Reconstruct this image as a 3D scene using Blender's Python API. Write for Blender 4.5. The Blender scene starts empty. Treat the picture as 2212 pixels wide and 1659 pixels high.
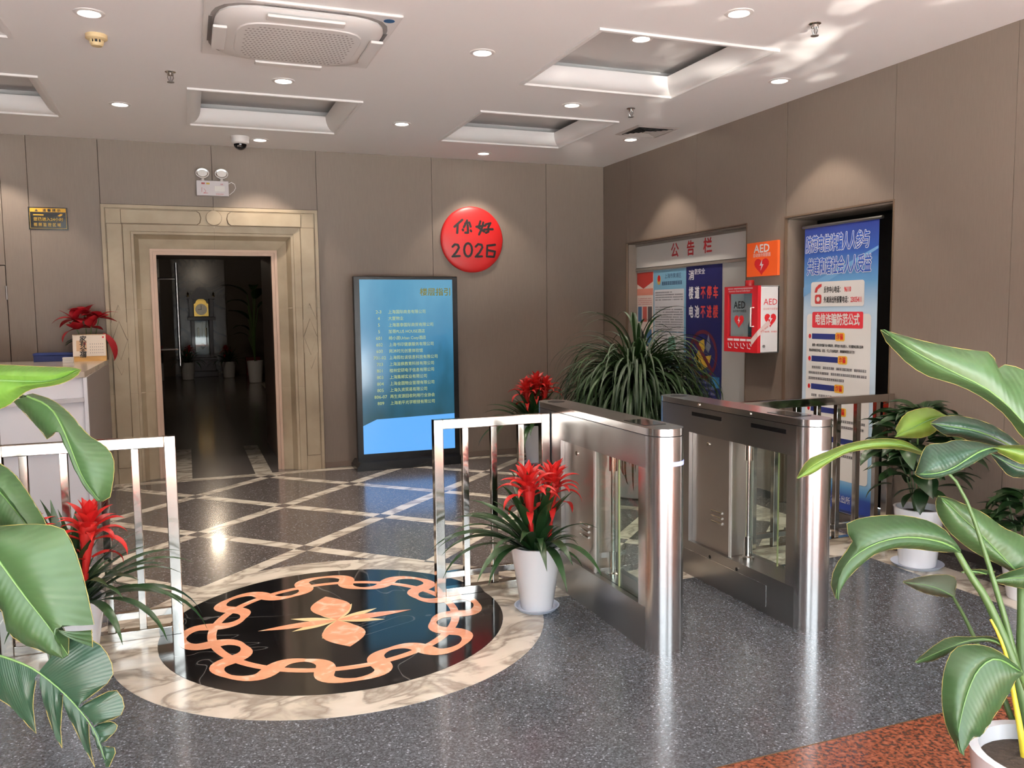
import bpy, bmesh, math, random
from mathutils import Vector, Matrix
random.seed(7)
S = bpy.context.scene
C = S.collection
PI = math.pi
def V(*a): return Vector(a)
# ------------------------------------------------------------------ camera
YAW, PITCH, ROLL, FPX, CAMH = 0.36697246, -0.08695855, -0.01189157, 1819.65, 1.57
PPX, PPY = 1106.0, 829.5
_f = V(math.sin(YAW)*math.cos(PITCH), math.cos(YAW)*math.cos(PITCH), math.sin(PITCH))
_r0 = V(math.cos(YAW), -math.sin(YAW), 0); _u0 = _r0.cross(_f)
_r = _r0*math.cos(ROLL) + _u0*math.sin(ROLL); _u = -_r0*math.sin(ROLL) + _u0*math.cos(ROLL)
EYE = V(0, 0, CAMH)
cd = bpy.data.cameras.new('camera'); cam = bpy.data.objects.new('camera', cd); C.objects.link(cam)
cd.sensor_fit = 'HORIZONTAL'; cd.sensor_width = 36.0; cd.lens = FPX/2212*36; cd.clip_start = 0.05
cam.matrix_world = Matrix(((_r.x, _u.x, -_f.x, 0), (_r.y, _u.y, -_f.y, 0), (_r.z, _u.z, -_f.z, CAMH), (0, 0, 0, 1)))
S.camera = cam
def ray(x, y): return _f + _r*((x-PPX)/FPX) - _u*((y-PPY)/FPX)
def at(x, y, d): return EYE + ray(x, y)*d            # pixel + distance along the view axis -> point
def onz(x, y, z=0.0): d = ray(x, y); return EYE + d*((z-CAMH)/d.z)
def ony(x, y, Y): d = ray(x, y); return EYE + d*(Y/d.y)
def onx(x, y, X): d = ray(x, y); return EYE + d*(X/d.x)
# ------------------------------------------------------------------ world, sun, exposure
S.view_settings.view_transform = 'Standard'; S.view_settings.look = 'None'
S.view_settings.gamma = 1.0; S.view_settings.use_curve_mapping = False
S.view_settings.exposure = 0.45
wd = bpy.data.worlds.new('World'); S.world = wd; wd.use_nodes = True
wn = wd.node_tree.nodes; bg = wn['Background']
bg.inputs['Color'].default_value = (0.82, 0.92, 1.0, 1); bg.inputs['Strength'].default_value = 9.0
sd = bpy.data.lights.new('sun', 'SUN'); sd.energy = 75.0; sd.angle = 0.01; sd.color = (1, 0.99, 0.97)
so = bpy.data.objects.new('sun', sd); C.objects.link(so); so.rotation_euler = (math.radians(31), 0, math.radians(-14)); so.location = (0, -6, 6)
pdl = bpy.data.lights.new('entrance_daylight_portal', 'AREA'); pdl.shape = 'RECTANGLE'; pdl.size = 6.6; pdl.size_y = 2.95
pdl.cycles.is_portal = True
po = bpy.data.objects.new('entrance_daylight_portal', pdl); C.objects.link(po); po.location = (0.6, -1.28, 1.475)
po.rotation_euler = (math.radians(90), 0, 0)
gl_ = bpy.data.lights.new('sun_glint_stand_in', 'SPOT'); gl_.energy = 3600; gl_.spot_size = math.radians(21); gl_.spot_blend = 0.8; gl_.shadow_soft_size = 0.02; gl_.color = (1, 0.95, 0.86)   # added patterned spot, standing in for sun glinting off something outside
gl_.use_nodes = True; gn = gl_.node_tree.nodes; glk = gl_.node_tree.links; ge = gn['Emission']
gt = gn.new('ShaderNodeTexCoord'); gm = gn.new('ShaderNodeMapping'); gm.inputs['Scale'].default_value = (1.0, 1.7, 1.0); glk.new(gt.outputs['Normal'], gm.inputs[0])
gz = gn.new('ShaderNodeTexNoise'); gz.inputs['Scale'].default_value = 13.0; gz.inputs['Detail'].default_value = 3.0; glk.new(gm.outputs[0], gz.inputs['Vector'])
gr_ = gn.new('ShaderNodeValToRGB'); gr_.color_ramp.elements[0].position = 0.54; gr_.color_ramp.elements[1].position = 0.70; glk.new(gz.outputs['Fac'], gr_.inputs[0]); glk.new(gr_.outputs[0], ge.inputs['Strength'])
glo = bpy.data.objects.new('sun_glint_stand_in', gl_); C.objects.link(glo); glo.location = (2.0, -1.7, 0.3); glo.rotation_euler = (V(3.35, 4.35, 3.16)-V(2.0, -1.7, 0.3)).to_track_quat('-Z', 'Y').to_euler()
S.cycles.use_denoising = True
S.cycles.sample_clamp_indirect = 6.0
S.cycles.max_bounces = 10; S.cycles.transparent_max_bounces = 16
DOWN_W = 60.0                                          # downlight power

# ------------------------------------------------------------------ materials
def lin(c):
    c = c/255.0
    return c/12.92 if c <= 0.04045 else ((c+0.055)/1.055)**2.4
def rgb(r, g, b): return (lin(r), lin(g), lin(b), 1)
MC = {}
def newmat(name):
    m = bpy.data.materials.new(name); m.use_nodes = True
    return m, m.node_tree.nodes, m.node_tree.links, m.node_tree.nodes['Principled BSDF']
def mat(name, col, rough=0.5, metal=0.0, spec=0.5, emit=None, estr=0.0, noise=None, nscale=8, bump=0.0, bscale=40, coat=0.0, stretch=None):
    if name in MC: return MC[name]
    m, n, l, b = newmat(name)
    b.inputs['Base Color'].default_value = col; b.inputs['Roughness'].default_value = rough
    b.inputs['Metallic'].default_value = metal; b.inputs['Specular IOR Level'].default_value = spec
    b.inputs['Coat Weight'].default_value = coat; b.inputs['Coat Roughness'].default_value = 0.05
    if emit: b.inputs['Emission Color'].default_value = emit; b.inputs['Emission Strength'].default_value = estr
    if noise or bump:
        tc = n.new('ShaderNodeTexCoord'); mp = n.new('ShaderNodeMapping'); l.new(tc.outputs['Object'], mp.inputs['Vector'])
        if stretch: mp.inputs['Scale'].default_value = stretch
        if noise:
            t = n.new('ShaderNodeTexNoise'); t.inputs['Scale'].default_value = nscale; t.inputs['Detail'].default_value = 6
            l.new(mp.outputs['Vector'], t.inputs['Vector'])
            r = n.new('ShaderNodeMix'); r.data_type = 'RGBA'; r.inputs['A'].default_value = col; r.inputs['B'].default_value = noise
            l.new(t.outputs['Fac'], r.inputs['Factor']); l.new(r.outputs['Result'], b.inputs['Base Color'])
        if bump:
            t2 = n.new('ShaderNodeTexNoise'); t2.inputs['Scale'].default_value = bscale; l.new(mp.outputs['Vector'], t2.inputs['Vector'])
            bp = n.new('ShaderNodeBump'); bp.inputs['Strength'].default_value = bump; bp.inputs['Distance'].default_value = 0.01
            l.new(t2.outputs['Fac'], bp.inputs['Height']); l.new(bp.outputs['Normal'], b.inputs['Normal'])
    MC[name] = m; return m
def ramp_mat(name, stops, rough, kind, scale, detail=4, distort=0.0, coat=0.0, spec=0.5, stretch=None):
    if name in MC: return MC[name]
    m, n, l, b = newmat(name)
    tc = n.new('ShaderNodeTexCoord'); mp = n.new('ShaderNodeMapping'); l.new(tc.outputs['Object'], mp.inputs['Vector'])
    if stretch: mp.inputs['Scale'].default_value = stretch
    if kind == 'voronoi':
        t = n.new('ShaderNodeTexVoronoi'); t.inputs['Scale'].default_value = scale; out = t.outputs['Color']
        sx = n.new('ShaderNodeSeparateColor'); l.new(out, sx.inputs['Color']); out = sx.outputs['Red']
    else:
        t = n.new('ShaderNodeTexNoise'); t.inputs['Scale'].default_value = scale; t.inputs['Detail'].default_value = detail
        t.inputs['Distortion'].default_value = distort; out = t.outputs['Fac']
    l.new(mp.outputs['Vector'], t.inputs['Vector'])
    cr = n.new('ShaderNodeValToRGB'); e = cr.color_ramp.elements
    while len(e) < len(stops): e.new(0.5)
    for k, (p, c) in enumerate(stops): e[k].position = p; e[k].color = c
    l.new(out, cr.inputs['Fac']); l.new(cr.outputs['Color'], b.inputs['Base Color'])
    b.inputs['Roughness'].default_value = rough; b.inputs['Coat Weight'].default_value = coat; b.inputs['Specular IOR Level'].default_value = spec
    b.inputs['Coat Roughness'].default_value = 0.08
    MC[name] = m; return m
def glass(name, tint=(0.93, 0.97, 0.95, 1), alpha=0.18, rough=0.02):
    if name in MC: return MC[name]
    m, n, l, b = newmat(name); n.remove(b)
    tr = n.new('ShaderNodeBsdfTransparent'); tr.inputs['Color'].default_value = tint
    gl = n.new('ShaderNodeBsdfGlossy'); gl.inputs['Roughness'].default_value = rough
    lw = n.new('ShaderNodeLayerWeight'); lw.inputs['Blend'].default_value = 0.5
    pw = n.new('ShaderNodeMath'); pw.operation = 'POWER'; pw.inputs[1].default_value = 4.0; l.new(lw.outputs['Facing'], pw.inputs[0])
    fr = n.new('ShaderNodeMath'); fr.operation = 'MULTIPLY_ADD'; fr.inputs[1].default_value = 0.6; fr.inputs[2].default_value = 0.035; l.new(pw.outputs[0], fr.inputs[0])
    mx = n.new('ShaderNodeMixShader'); l.new(fr.outputs[0], mx.inputs['Fac'])
    l.new(tr.outputs['BSDF'], mx.inputs[1]); l.new(gl.outputs['BSDF'], mx.inputs[2])
    l.new(mx.outputs['Shader'], n['Material Output'].inputs['Surface']); MC[name] = m; return m
def leafmat(name, c1, c2, trans=0.3, rough=0.35, scale=3, veins=0.0):
    if name in MC: return MC[name]
    m, n, l, b = newmat(name)
    tc = n.new('ShaderNodeTexCoord'); t = n.new('ShaderNodeTexNoise'); t.inputs['Scale'].default_value = scale; t.inputs['Detail'].default_value = 5
    l.new(tc.outputs['Object'], t.inputs['Vector'])
    oi = n.new('ShaderNodeObjectInfo'); ad = n.new('ShaderNodeMath'); ad.operation = 'MULTIPLY_ADD'; ad.inputs[1].default_value = 0.5
    l.new(oi.outputs['Random'], ad.inputs[0]); l.new(t.outputs['Fac'], ad.inputs[2])
    sb = n.new('ShaderNodeMath'); sb.operation = 'SUBTRACT'; sb.inputs[1].default_value = 0.25; sb.use_clamp = True; l.new(ad.outputs[0], sb.inputs[0])
    mx = n.new('ShaderNodeMix'); mx.data_type = 'RGBA'; mx.inputs['A'].default_value = c1; mx.inputs['B'].default_value = c2
    l.new(sb.outputs[0], mx.inputs['Factor']); l.new(mx.outputs['Result'], b.inputs['Base Color'])
    b.inputs['Roughness'].default_value = rough
    if veins:                                # side veins running from the rib to the edge
        uv = n.new('ShaderNodeUVMap'); sx = n.new('ShaderNodeSeparateXYZ'); l.new(uv.outputs[0], sx.inputs[0])
        k1 = n.new('ShaderNodeMath'); k1.operation = 'MULTIPLY_ADD'; k1.inputs[1].default_value = -0.10; l.new(sx.outputs['Y'], k1.inputs[0]); l.new(sx.outputs['X'], k1.inputs[2])
        k2 = n.new('ShaderNodeMath'); k2.operation = 'MULTIPLY'; k2.inputs[1].default_value = 150.0; l.new(k1.outputs[0], k2.inputs[0])
        k3 = n.new('ShaderNodeMath'); k3.operation = 'SINE'; l.new(k2.outputs[0], k3.inputs[0])
        k5 = n.new('ShaderNodeMath'); k5.operation = 'MULTIPLY'; k5.inputs[1].default_value = 31.0; l.new(k1.outputs[0], k5.inputs[0])
        k6 = n.new('ShaderNodeMath'); k6.operation = 'SINE'; l.new(k5.outputs[0], k6.inputs[0])
        k7 = n.new('ShaderNodeMath'); k7.operation = 'MULTIPLY_ADD'; k7.inputs[1].default_value = 0.5; l.new(k3.outputs[0], k7.inputs[0]); l.new(k6.outputs[0], k7.inputs[2])
        bp = n.new('ShaderNodeBump'); bp.inputs['Strength'].default_value = veins; bp.inputs['Distance'].default_value = 0.004; l.new(k7.outputs[0], bp.inputs['Height']); l.new(bp.outputs['Normal'], b.inputs['Normal'])
    td = n.new('ShaderNodeBsdfTranslucent'); l.new(mx.outputs['Result'], td.inputs['Color'])
    ms = n.new('ShaderNodeMixShader'); ms.inputs['Fac'].default_value = trans
    l.new(b.outputs['BSDF'], ms.inputs[1]); l.new(td.outputs['BSDF'], ms.inputs[2]); l.new(ms.outputs['Shader'], n['Material Output'].inputs['Surface'])
    MC[name] = m; return m

M_ceil = mat('ceiling_paint', rgb(244, 241, 239), 0.75)
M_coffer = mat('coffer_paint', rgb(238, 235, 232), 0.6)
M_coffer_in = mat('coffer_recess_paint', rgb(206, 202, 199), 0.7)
M_panel = mat('wall_laminate', rgb(122, 108, 96), 0.55, noise=rgb(111, 98, 87), nscale=14, stretch=(9, 9, 0.7), bump=0.08, bscale=120)
M_gap = mat('panel_gap', rgb(50, 40, 34), 0.8)
M_traver = ramp_mat('travertine', [(0.3, rgb(140, 124, 102)), (0.5, rgb(158, 142, 118)), (0.7, rgb(172, 157, 133))], 0.5, 'noise', 2.4, 9, 0.3)
M_granite = ramp_mat('blue_pearl_granite', [(0.0, rgb(60, 62, 66)), (0.4, rgb(74, 77, 81)), (0.7, rgb(90, 94, 99)), (0.95, rgb(104, 109, 115)), (0.992, rgb(150, 158, 168))], 0.22, 'voronoi', 165, coat=0.3)
M_granite_b = ramp_mat('dark_brown_granite', [(0.0, rgb(72, 66, 64)), (0.5, rgb(86, 80, 77)), (0.85, rgb(100, 94, 91)), (0.98, rgb(132, 130, 131))], 0.2, 'voronoi', 120, coat=0.25)
M_black = ramp_mat('black_marble', [(0.0, rgb(14, 14, 16)), (0.497, rgb(17, 17, 19)), (0.5, rgb(96, 94, 92)), (0.503, rgb(17, 17, 19)), (1.0, rgb(22, 22, 24))], 0.1, 'noise', 0.9, 3, 1.2, coat=0.5)
M_white = ramp_mat('cream_marble', [(0.30, rgb(218, 209, 194)), (0.46, rgb(208, 199, 183)), (0.52, rgb(150, 140, 128)), (0.60, rgb(204, 195, 178)), (0.75, rgb(224, 216, 203))], 0.2, 'noise', 3.0, 10, 0.9, coat=0.25, stretch=(1, 1.6, 1))
M_coral = ramp_mat('coral_marble', [(0.2, rgb(226, 150, 112)), (0.55, rgb(236, 168, 132)), (0.7, rgb(244, 206, 180)), (0.8, rgb(232, 160, 124))], 0.15, 'noise', 9, 6, 1.5, coat=0.4)
M_yellow = ramp_mat('cream_yellow_marble', [(0.3, rgb(226, 202, 146)), (0.7, rgb(238, 218, 170))], 0.15, 'noise', 8, 4, coat=0.4)
M_red_gr = ramp_mat('red_granite', [(0.0, rgb(44, 30, 26)), (0.40, rgb(74, 44, 34)), (0.54, rgb(132, 74, 52)), (0.75, rgb(160, 98, 74))], 0.22, 'noise', 60, 5, 0.4, coat=0.3)
M_steel = mat('brushed_steel', rgb(214, 212, 210), 0.22, 1.0, bump=0.03, bscale=60, stretch=(1, 1, 30))
M_steel_d = mat('brushed_steel_dark', rgb(172, 170, 168), 0.28, 1.0, bump=0.03, bscale=60, stretch=(30, 30, 1))
M_chrome = mat('polished_steel', rgb(205, 200, 192), 0.1, 1.0)
M_blackp = mat('black_plastic', rgb(16, 16, 18), 0.25)
M_dark = mat('dark_matte', rgb(20, 18, 17), 0.7)
M_whitep = mat('white_plastic', rgb(228, 224, 220), 0.35)
M_pot = mat('white_glazed_pot', rgb(235, 234, 236), 0.18, coat=0.4)
M_saucer = mat('pale_blue_saucer', rgb(200, 208, 224), 0.35)
M_soil = mat('potting_soil', rgb(46, 36, 28), 0.95, noise=rgb(70, 56, 44), nscale=60, bump=0.6, bscale=80)
M_glass = glass('clear_glass')
M_gedge = mat('glass_edge', rgb(196, 206, 150), 0.2, spec=0.6)
M_red = mat('red_print', rgb(200, 30, 36), 0.45)
M_ink = mat('black_ink', rgb(20, 18, 18), 0.6)
M_paper = mat('white_paper', rgb(226, 222, 216), 0.6)
M_gold = mat('brass', rgb(214, 176, 92), 0.25, 1.0)
M_woodd = mat('mahogany', rgb(62, 30, 20), 0.3, noise=rgb(40, 18, 12), nscale=12, stretch=(1, 1, 8), coat=0.1)
L_brom = leafmat('bromeliad_green', rgb(22, 48, 26), rgb(52, 84, 44), 0.12, 0.33)
L_bromr = leafmat('bromeliad_red', rgb(182, 22, 26), rgb(218, 54, 46), 0.3, 0.4)
L_spider = leafmat('spider_plant_green', rgb(16, 32, 14), rgb(42, 70, 28), 0.12, 0.5)
L_stre = leafmat('strelitzia_green', rgb(42, 68, 40), rgb(66, 94, 54), 0.16, 0.38, 5, 0.10)
L_stre_b = leafmat('strelitzia_sunlit', rgb(84, 130, 48), rgb(112, 154, 64), 0.35, 0.35, 5, 0.10)  # sunlight on the top left leaf put into a brighter green
L_stre_d = leafmat('strelitzia_deep', rgb(28, 52, 42), rgb(46, 74, 54), 0.14, 0.34, 5, 0.10)
L_rib = leafmat('strelitzia_rib', rgb(96, 134, 72), rgb(116, 150, 86), 0.2, 0.4)
L_stem = leafmat('plant_stem', rgb(58, 84, 44), rgb(80, 106, 54), 0.05, 0.45)
L_dark = leafmat('dense_shrub_green', rgb(20, 40, 22), rgb(50, 80, 40), 0.15, 0.32)
L_poin = leafmat('poinsettia_red', rgb(140, 18, 30), rgb(178, 32, 40), 0.15, 0.5)
L_edge = mat('leaf_dry_edge', rgb(140, 126, 66), 0.7)

# ------------------------------------------------------------------ mesh builder
class MB:
    def __init__(s): s.v = []; s.f = []; s.sm = []; s.uv = {}
    def add(s, verts, faces, smooth=False):
        o = len(s.v); s.v += [Vector(p) for p in verts]; s.f += [tuple(i+o for i in fc) for fc in faces]; s.sm += [smooth]*len(faces); return s
    def box(s, x0, x1, y0, y1, z0, z1):
        return s.add([(x0,y0,z0),(x1,y0,z0),(x1,y1,z0),(x0,y1,z0),(x0,y0,z1),(x1,y0,z1),(x1,y1,z1),(x0,y1,z1)],
                     [(3,2,1,0),(4,5,6,7),(0,1,5,4),(1,2,6,5),(2,3,7,6),(3,0,4,7)])
    def obox(s, o, u, v, w):        # oriented box from corner o along u, v, w
        o, u, v, w = map(Vector, (o, u, v, w))
        return s.add([o, o+u, o+u+v, o+v, o+w, o+u+w, o+u+v+w, o+v+w], [(3,2,1,0),(4,5,6,7),(0,1,5,4),(1,2,6,5),(2,3,7,6),(3,0,4,7)])
    def prism(s, poly, o, u, v, w, smooth=False):   # 2-D polygon in (u,v) plane at o, extruded by w
        o, u, v, w = map(Vector, (o, u, v, w)); n = len(poly)
        a = [o+u*p[0]+v*p[1] for p in poly]; b = [p+w for p in a]
        s.add(a+b, [tuple(range(n))[::-1], tuple(range(n, 2*n))])
        s.add(a+b, [(i, (i+1) % n, n+(i+1) % n, n+i) for i in range(n)], smooth); return s
    def lathe(s, prof, c=(0,0,0), seg=28, a0=0, a1=2*PI, caps=True):   # prof: (r,z)
        c = Vector(c); full = abs(a1-a0-2*PI) < 1e-6; k = seg if full else seg+1; vs = []
        for i in range(k):
            a = a0+(a1-a0)*i/seg
            vs += [c+V(r*math.cos(a), r*math.sin(a), z) for r, z in prof]
        m = len(prof); fs = []
        for i in range(seg):
            j = (i+1) % k
            fs += [(i*m+q, j*m+q, j*m+q+1, i*m+q+1) for q in range(m-1)]
        s.add(vs, fs, True)
        if caps and full:
            for q, flip in ((0, True), (m-1, False)):
                if prof[q][0] > 1e-4:
                    ring = [vs[i*m+q] for i in range(k)]; idx = tuple(range(k)); s.add(ring, [idx[::-1] if flip else idx])
        return s
    def tube(s, pts, r, seg=8, caps=True):
        pts = [Vector(p) for p in pts]; n = len(pts); rs = r if isinstance(r, (list, tuple)) else [r]*n; vs = []; up = None
        for i, p in enumerate(pts):
            t = (pts[min(i+1, n-1)]-pts[max(i-1, 0)]).normalized()
            if up is None: up = V(0,0,1) if abs(t.z) < 0.9 else V(1,0,0)
            a = t.cross(up).normalized(); b = a.cross(t).normalized(); up = b
            vs += [p+(a*math.cos(2*PI*k/seg)+b*math.sin(2*PI*k/seg))*rs[i] for k in range(seg)]
        fs = [(i*seg+k, i*seg+(k+1) % seg, (i+1)*seg+(k+1) % seg, (i+1)*seg+k) for i in range(n-1) for k in range(seg)]
        s.add(vs, fs, True)
        if caps: s.add(vs[:seg], [tuple(range(seg))]); s.add(vs[-seg:], [tuple(range(seg))[::-1]])
        return s
    def grid(s, rows, smooth=True):
        m = len(rows[0]); o = [p for r in rows for p in r]
        return s.add(o, [(i*m+j, i*m+j+1, (i+1)*m+j+1, (i+1)*m+j) for i in range(len(rows)-1) for j in range(m-1)], smooth)
def wloc(o):
    p = V(0,0,0)
    while o is not None: p = p+o.location; o = o.parent
    return p
def mk(name, mb, m, parent=None, local=False, bevel=0.0, kind=None, weld=False):
    off = V(0,0,0) if local or parent is None else wloc(parent)
    me = bpy.data.meshes.new(name); me.from_pydata([tuple(p-off) for p in mb.v], [], mb.f)
    me.polygons.foreach_set('use_smooth', mb.sm)
    if mb.uv:
        ul = me.uv_layers.new(name='UVMap')
        for lp0 in me.loops: ul.data[lp0.index].uv = mb.uv.get(lp0.vertex_index, (0, 0))
    bm = bmesh.new(); bm.from_mesh(me)
    if weld: bmesh.ops.remove_doubles(bm, verts=bm.verts, dist=1e-5)
    bmesh.ops.recalc_face_normals(bm, faces=bm.faces); bm.to_mesh(me); bm.free()
    if any(mb.sm): 
        try: me.set_sharp_from_angle(angle=math.radians(40))
        except Exception: pass
    for mm in (m if isinstance(m, (list, tuple)) else [m]): me.materials.append(mm)
    o = bpy.data.objects.new(name, me); C.objects.link(o); o.parent = parent
    if bevel:
        b = o.modifiers.new('bevel', 'BEVEL'); b.width = bevel; b.segments = 2; b.limit_method = 'ANGLE'; b.angle_limit = math.radians(50)
    if kind: o['kind'] = kind
    return o
def tag(o, label, cat, group=None):
    o['label'] = label; o['category'] = cat
    if group: o['group'] = group
    return o
def thing(name, label, cat, loc=(0,0,0), group=None):
    o = bpy.data.objects.new(name, None); C.objects.link(o); o.location = loc; o.empty_display_size = 0.1
    return tag(o, label, cat, group)
def struct(name, loc=(0,0,0)):
    o = bpy.data.objects.new(name, None); C.objects.link(o); o.location = loc; o['kind'] = 'structure'; o.empty_display_size = 0.1; return o
def copy_tree(o, parent=None):
    c = o.copy(); C.objects.link(c); c.parent = parent
    for ch in list(o.children): copy_tree(ch, c)
    return c
def inst(name, me, parent, loc=(0,0,0), rot=(0,0,0), scale=1.0):
    o = bpy.data.objects.new(name, me); C.objects.link(o); o.parent = parent; o.location = loc; o.rotation_euler = rot
    o.scale = (scale,)*3 if not isinstance(scale, (tuple, list)) else scale; return o
def meshof(mb, m, name='leaf'):
    o = mk(name, mb, m); me = o.data; bpy.data.objects.remove(o); return me
# lettering: a font curve turned into a flat mesh on a plane (o, u, v); (o is the left end of the base line, or its centre)
def text(name, s, size, m, parent, o, u, v, align='LEFT', bold=0.0, xs=1.0, lift=0.0, shear=0.0, spacing=1.0):
    fc = bpy.data.curves.new('t', 'FONT'); fc.body = s; fc.size = size; fc.align_x = align; fc.shear = shear; fc.space_character = spacing
    fc.resolution_u = 2; fc.fill_mode = 'FRONT'
    ob = bpy.data.objects.new('t', fc); C.objects.link(ob)
    bpy.context.view_layer.update(); dg = bpy.context.evaluated_depsgraph_get()
    me = bpy.data.meshes.new_from_object(ob.evaluated_get(dg))
    bpy.data.objects.remove(ob); bpy.data.curves.remove(fc)
    o, u, v = Vector(o), Vector(u), Vector(v); n = u.cross(v); off = wloc(parent)
    V0 = [p.co.copy() for p in me.vertices]; F0 = [tuple(p.vertices) for p in me.polygons]; bpy.data.meshes.remove(me)
    ring = [(0.0, 0.0)]                      # heavier strokes: the same glyph laid over itself a hair apart
    if bold: ring = [(bold*math.cos(2*PI*k/nb), bold*math.sin(2*PI*k/nb)) for nb in ((8 if bold > 0.004 else 4),) for k in range(nb)]
    vs, fs = [], []
    for k, (dx, dy) in enumerate(ring):
        b0_ = len(vs); vs += [tuple(o + u*(p.x*xs+dx) + v*(p.y+dy) + n*(lift+0.00002*k) - off) for p in V0]; fs += [tuple(i+b0_ for i in f_) for f_ in F0]
    me = bpy.data.meshes.new(name); me.from_pydata(vs, [], fs)
    me.materials.clear(); me.materials.append(m)
    t = bpy.data.objects.new(name, me); C.objects.link(t); t.parent = parent; return t
def flat(mb, poly, o, u, v, lift=0.0):
    o, u, v = Vector(o), Vector(u), Vector(v); n = u.cross(v)
    return mb.add([o+u*p[0]+v*p[1]+n*lift for p in poly], [tuple(range(len(poly)))])
def rrect(x0, x1, y0, y1, r, k=4):
    P = []
    for cx, cy, a in ((x1-r, y1-r, 0), (x0+r, y1-r, 90), (x0+r, y0+r, 180), (x1-r, y0+r, 270)):
        P += [(cx+r*math.cos(math.radians(a+90*i/k)), cy+r*math.sin(math.radians(a+90*i/k))) for i in range(k+1)]
    return P
def circle(cx, cy, r, n=32, ry=None): return [(cx+r*math.cos(2*PI*i/n), cy+(ry or r)*math.sin(2*PI*i/n)) for i in range(n)]
def ribbon(mb, pts, w, o, u, v, lift):       # flat brush stroke with round ends
    pts = [Vector((p[0], p[1])) for p in pts]; n = len(pts); L = []; R = []
    for i, p in enumerate(pts):
        t = (pts[min(i+1, n-1)]-pts[max(i-1, 0)]).normalized(); q = Vector((-t.y, t.x))*w/2; L.append(p+q); R.append(p-q)
    for i in range(n-1): flat(mb, [L[i], L[i+1], R[i+1], R[i]], o, u, v, lift)
    for p in pts: flat(mb, circle(p.x, p.y, w/2, 10), o, u, v, lift+0.0002)
def dashes(mb, x0, x1, y, h, o, u, v, lift, fill=0.8, rnd=None):   # a line of print too small to read
    rnd = rnd or random; x = x0
    while x < x1:
        w = min(h*rnd.uniform(0.75, 0.95), x1-x)
        if rnd.random() < 0.93:
            for k in range(3):
                flat(mb, [(x, y+h*(0.36*k)), (x+w, y+h*(0.36*k)), (x+w, y+h*(0.36*k+0.18)), (x, y+h*(0.36*k+0.18))], o, u, v, lift)
            xm = x+w*rnd.uniform(0.2, 0.7); flat(mb, [(xm, y), (xm+w*0.2, y), (xm+w*0.2, y+h*0.9), (xm, y+h*0.9)], o, u, v, lift+0.0001)
        x += h
HEART = [(0, -0.5)] + [(0.5*math.sin(t)**3*1.0, (0.40625*math.cos(t)-0.15625*math.cos(2*t)-0.0625*math.cos(3*t)-0.03*math.cos(4*t))) for t in [PI-0.28*k for k in range(1, 22)] if t > -PI+0.1]
BOLT = [(0.05, 0.36), (-0.17, -0.02), (-0.01, -0.02), (-0.08, -0.34), (0.17, 0.06), (0.02, 0.06)]
BX, BV = (1,0,0), (0,0,1)                    # print on things that face the entrance
RX, RV = (0,-1,0), (0,0,1)                   # print on the right-hand wall

# ------------------------------------------------------------------ room shell
W, D, H = 4.436, 8.6, 3.16
XL, YF = -6.0, -1.3
EX0, EX1 = -2.7, 3.9                          # entrance opening, out of view, narrowed to dim the right wall
# floor: bedding slab with stone pieces laid on it
floor = mk('floor', MB().box(XL, W+0.6, YF, D, -0.12, -0.02), M_gap, kind='structure')
def clip(poly, a, b, c):                     # keep a*x+b*y<=c
    out = []
    for i in range(len(poly)):
        p, q = poly[i], poly[(i+1) % len(poly)]; dp, dq = a*p[0]+b*p[1]-c, a*q[0]+b*q[1]-c
        if dp <= 0: out.append(p)
        if (dp < 0 < dq) or (dq < 0 < dp):
            t = dp/(dp-dq); out.append((p[0]+(q[0]-p[0])*t, p[1]+(q[1]-p[1])*t))
    return out
def slab(name, poly, m, z=0.0, th=0.02, parent=None):
    return mk(name, MB().prism(poly, (0,0,z-th), BX, (0,1,0), (0,0,th)), m, parent or floor)
YB0, YB1, XB0, XB1 = 4.12, 4.38, 3.94, 4.20  # cream border bands (across, and along the right wall)
slab('granite_slab', [(XL, 2.335), (XB0-0.002, 2.335), (XB0-0.002, YB0-0.002), (XL, YB0-0.002)], M_granite)
slab('threshold_slab', [(XL, YF), (W, YF), (W, 2.33), (XL, 2.33)], M_red_gr)
slab('brass_strip', [(XL, 2.33), (XB0, 2.33), (XB0, 2.335), (XL, 2.335)], mat('bronze_joint', rgb(120, 90, 60), 0.4, 0.6), 0.0006)
slab('marble_strip', [(XL, YB0), (XB1, YB0), (XB1, YB1), (XL, YB1)], M_white)
slab('marble_strip', [(XB0, 2.335), (XB1, 2.335), (XB1, YB0-0.003), (XB0, YB0-0.003)], M_white)
slab('marble_strip', [(XB0, YB1+0.003), (XB1, YB1+0.003), (XB1, 8.42), (XB0, 8.42)], M_white)
slab('granite_slab', [(XB1+0.003, 2.335), (W, 2.335), (W, D), (XB1+0.003, D)], M_granite_b)
slab('marble_strip', [(XL, 8.425), (XB1, 8.425), (XB1, 8.545), (XL, 8.545)], M_white)
slab('granite_slab', [(XL, 8.548), (XB1, 8.548), (XB1, D), (XL, D)], M_granite_b)
RX0, RX1, RY0, RY1 = -4.0, XB0-0.003, YB1+0.003, 8.42
def rclip(p):
    for a, b, c in ((-1,0,-RX0), (1,0,RX1), (0,-1,-RY0), (0,1,RY1)):
        p = clip(p, a, b, c)
        if len(p) < 3: return None
    ar = sum(p[i][0]*p[(i+1) % len(p)][1]-p[(i+1) % len(p)][0]*p[i][1] for i in range(len(p)))/2
    return p if abs(ar) > 0.0008 else None
LX, LY, HP = 0.68, 5.67, 0.67                # lattice crossing and half pitch
hw = 0.104/math.sqrt(2)*1.0                      # half diagonal of the little square at each crossing
g = 0.0015
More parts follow.
